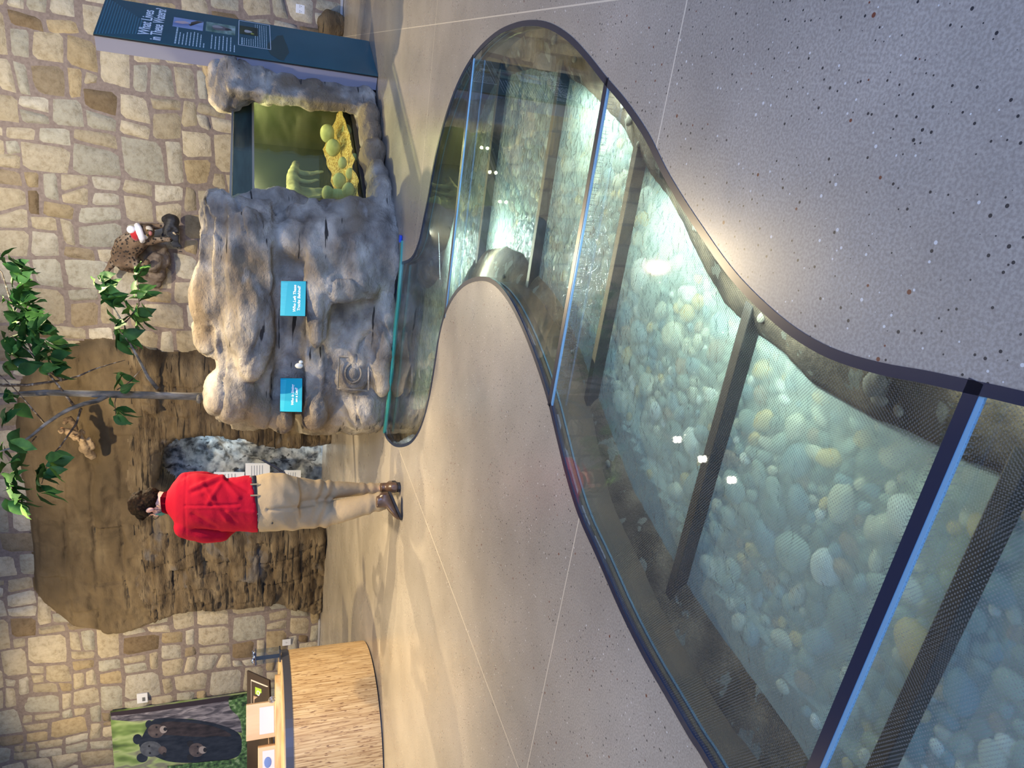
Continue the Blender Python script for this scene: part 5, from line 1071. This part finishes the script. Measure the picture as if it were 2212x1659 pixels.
# shirt
RED = pm('red_polo_cloth', [(.3, (.27, .001, .012)), (.7, (.34, .002, .018))], 3, 4, rough=.85, spec=.15, bump=[(4, .5), (300, .08)])
bm = bmesh.new()
b_loft(bm, [ring(358, 1104, 1066, .12, .068), ring(372, 1120, 1046, .105, .095), ring(384, 1138, 1032, .09, .118), ring(402, 1150, 1024, .075, .135), ring(430, 1151, 1022, .055, .152), ring(460, 1150, 1025, .04, .158), ring(495, 1148, 1030, .02, .152), ring(528, 1149, 1028, .01, .150), ring(552, 1150, 1027, 0, .150, 7)], 32)
for a, ra_, b, rb_ in ((Pp(400, 1138, .06), .078, Pp(440, 1150, .05), .075), (Pp(440, 1150, .05), .075, Pp(478, 1150, .09), .068), (Pp(478, 1150, .09), .068, Pp(502, 1132, .22), .058), (Pp(402, 1040, .09), .068, Pp(440, 1036, .14), .066), (Pp(440, 1036, .14), .066, Pp(478, 1048, .23), .06)): b_cap(bm, a, ra_, b, rb_)
ctrs = Pp(450, 1088, .05)
def shd(p, n):
    e = p-ctrs; u_ = e.dot(RT); v_ = e.z
    d = .008*fr((u_*3+v_*2, v_*7-u_*3, e.dot(HF)*3), (1, 1, 1), 3)
    for (x0, z0, dx, dz, w_, am) in SHF:
        t = ((u_-x0)*dx+(v_-z0)*dz); t = max(0, min(1, t/(dx*dx+dz*dz+1e-9))); q = math.hypot(u_-x0-t*dx, v_-z0-t*dz); d += am*math.exp(-(q/w_)**2)
    return d
SHF = [(.04, .02, .0, .0, .03, .004), (-.10, -.13, .25, .16, .016, .010), (-.12, -.18, .20, .20, .014, -.008), (.02, .0, .16, -.10, .016, .009), (.0, .14, -.01, -.34, .008, .005), (.012, .14, -.0, -.34, .008, -.006), (-.15, -.05, .10, .14, .018, -.010), (.06, -.20, .12, .10, .016, .010), (.1, -.26, .1, .16, .014, -.009), (-.20, -.06, .03, .14, .02, -.014), (.10, .10, .08, -.22, .015, -.010), (.125, .10, .08, -.22, .015, .009), (-.05, -.3, .02, .16, .018, .008), (-.22, .14, .44, .0, .006, -.004)]
shirt = solid('red_shirt', bm, .010, RED, per, 3, shd)
bm = bmesh.new(); b_loft(bm, [ring(374, 1115, 1056, .115, .080, 2), ring(349, 1107, 1066, .135, .066, 2)], 24, False)
r_ = bmesh.ops.solidify(bm, geom=bm.faces[:], thickness=.008); bm_obj('collar', bm, RED, shirt, True)
# trousers
KH_ = pm('khaki_cloth', [(.3, (.25, .185, .105)), (.7, (.32, .24, .14))], 4, 4, rough=.8, bump=[(6, .5), (300, .06)])
bm = bmesh.new()
b_loft(bm, [ring(549, 1147, 1029, 0, .128), ring(562, 1148, 1025, -.005, .140), ring(585, 1147, 1020, -.015, .155), ring(612, 1146, 1022, -.015, .150), ring(645, 1144, 1030, .0, .12)], 32)
b_loft(bm, [ring(625, 1145, 1084, .0, .115), ring(665, 1142, 1080, .03, .105), ring(700, 1139, 1081, .055, .092), ring(712, 1137, 1082, .055, .090), ring(740, 1128, 1077, .0, .085), ring(780, 1115, 1069, -.07, .076), ring(808, 1107, 1064, -.11, .070), ring(830, 1102, 1062, -.125, .068, 4)], 24)
b_loft(bm, [ring(625, 1090, 1028, .01, .115), ring(665, 1085, 1034, .07, .105), ring(705, 1080, 1037, .12, .088), ring(745, 1075, 1040, .165, .082), ring(790, 1070, 1044, .21, .076), ring(850, 1068, 1044, .25, .076)], 24)
tc_ = Pp(680, 1088, 0)
def trd(p, n):
    e = p-tc_; u_ = e.dot(RT); v_ = e.z; d = .006*fr((u_*4, v_*6, e.dot(HF)*4), (1, 1, 1), 3)
    d += .007*math.sin(v_*70+u_*22+3*noise.noise(Vector((u_*4, v_*4, 0))))*math.exp(-((v_+.08)/.09)**2)
    d += .006*math.sin(v_*45-u_*40)*math.exp(-((v_-.16)/.08)**2)+.006*math.sin(v_*80)*math.exp(-((v_+.42)/.07)**2)
    d -= .012*math.exp(-((u_)/.012)**2)*(1 if -.0 < v_ < .34 else 0)
    return d
trs = solid('khaki_trousers', bm, .010, KH_, per, 3, trd)
bm = bmesh.new()
p = Pp(588, 1130, -.17); b_ell(bm, p, (.008,)*3, sub=2); bm_obj('pocket_button', bm, M_SLOT, trs)
bm = bmesh.new(); b_loft(bm, [ring(542, 1148, 1028, 0, .136, 3), ring(556, 1149, 1027, 0, .141, 3)], 32); bm_obj('belt', bm, flat('dark_belt_leather', (.022, .02, .03), .5), per, True)
for y in (1046, 1070, 1110, 1138):
    a = Pp(550, y, -.145+.0*abs(y-1088)); k = (y-1088)/60.; a = Pp(550, y, -.141*math.sqrt(max(0, 1-k*k))-.004); box('belt_loop', a, (.010, .006, .055), KH_, trs, RT, HF)
# shoes
BRS = pm('brown_shoe_leather', [(.3, (.05, .025, .014)), (.7, (.13, .075, .045))], 12, 4, rough=.35); SOLE = flat('black_sole', (.015, .015, .018), .6)
def shoe(heel, toe, lift):
    d = Vector((toe.x-heel.x, toe.y-heel.y, 0)); L_ = d.length; d.normalize(); s_ = Vector((-d.y, d.x, 0)); up_ = Vector((0, 0, 1))
    def q(a, z): return heel+d*(a*L_)+up_*((1-a)*lift if a < .7 else .3*lift*(1-a)/.3)-up_*(heel.z)+up_*z
    bm = bmesh.new()
    b_loft(bm, [(q(-.10, .045), s_*.02, up_*.025), (q(-.02, .05), s_*.038, up_*.042), (q(.2, .062), s_*.040, up_*.055), (q(.45, .052), s_*.040, up_*.044), (q(.7, .042), s_*.047, up_*.034), (q(.92, .034), s_*.042, up_*.026), (q(1.05, .028), s_*.022, up_*.016)], 18)
    b_loft(bm, [(q(.22, .05), s_*.036, d*.055), (q(.26, .095), s_*.037, d*.047), (q(.28, .135), s_*.036, d*.042)], 16)
    o = solid('shoe', bm, .007, BRS, per, 3)
    bm = bmesh.new(); pts = [(-.12, .012), (-.02, .036), (.2, .036), (.45, .036), (.7, .047), (.92, .043), (1.08, .018)]
    up_v = [q(a, .020)+s_*w_ for a, w_ in pts]+[q(a, .020)-s_*w_ for a, w_ in pts[::-1]]; lo_v = [v-up_*.018 for v in up_v]
    b_hex(bm, lo_v, up_v); bm_obj('sole', bm, SOLE, o)
shoe(PZ(847, 1068, .075), PZ(868, 1118, .0), .075); shoe(gz(ft_r-HF*.075, .0), gz(ft_rt, 0), .0)
# two-way radio on the right hip
a, b = Pp(596, 1024, .0), Pp(566, 992, .02)
rd = box('radio', Pp(602, 1026, .02), (.045, .03, .09), M_BLACK, per, RT, HF, bevel=.004); bm = bmesh.new(); b_tube(bm, [Pp(617, 1027, .02), Pp(600, 1012, .02), Pp(566, 993, .02)], [.012, .009, .007], 8); bm_obj('antenna', bm, M_BLACK, rd)
p = (wr_l+wr_r)/2+HF*.10+Vector((0, 0, .01)); tag(box('paper_sheet', p, (.16, .13, .002), flat('paper', (.7, .7, .68), .6), None, RT, HF), 'sheet of paper held in front of the person', 'paper')
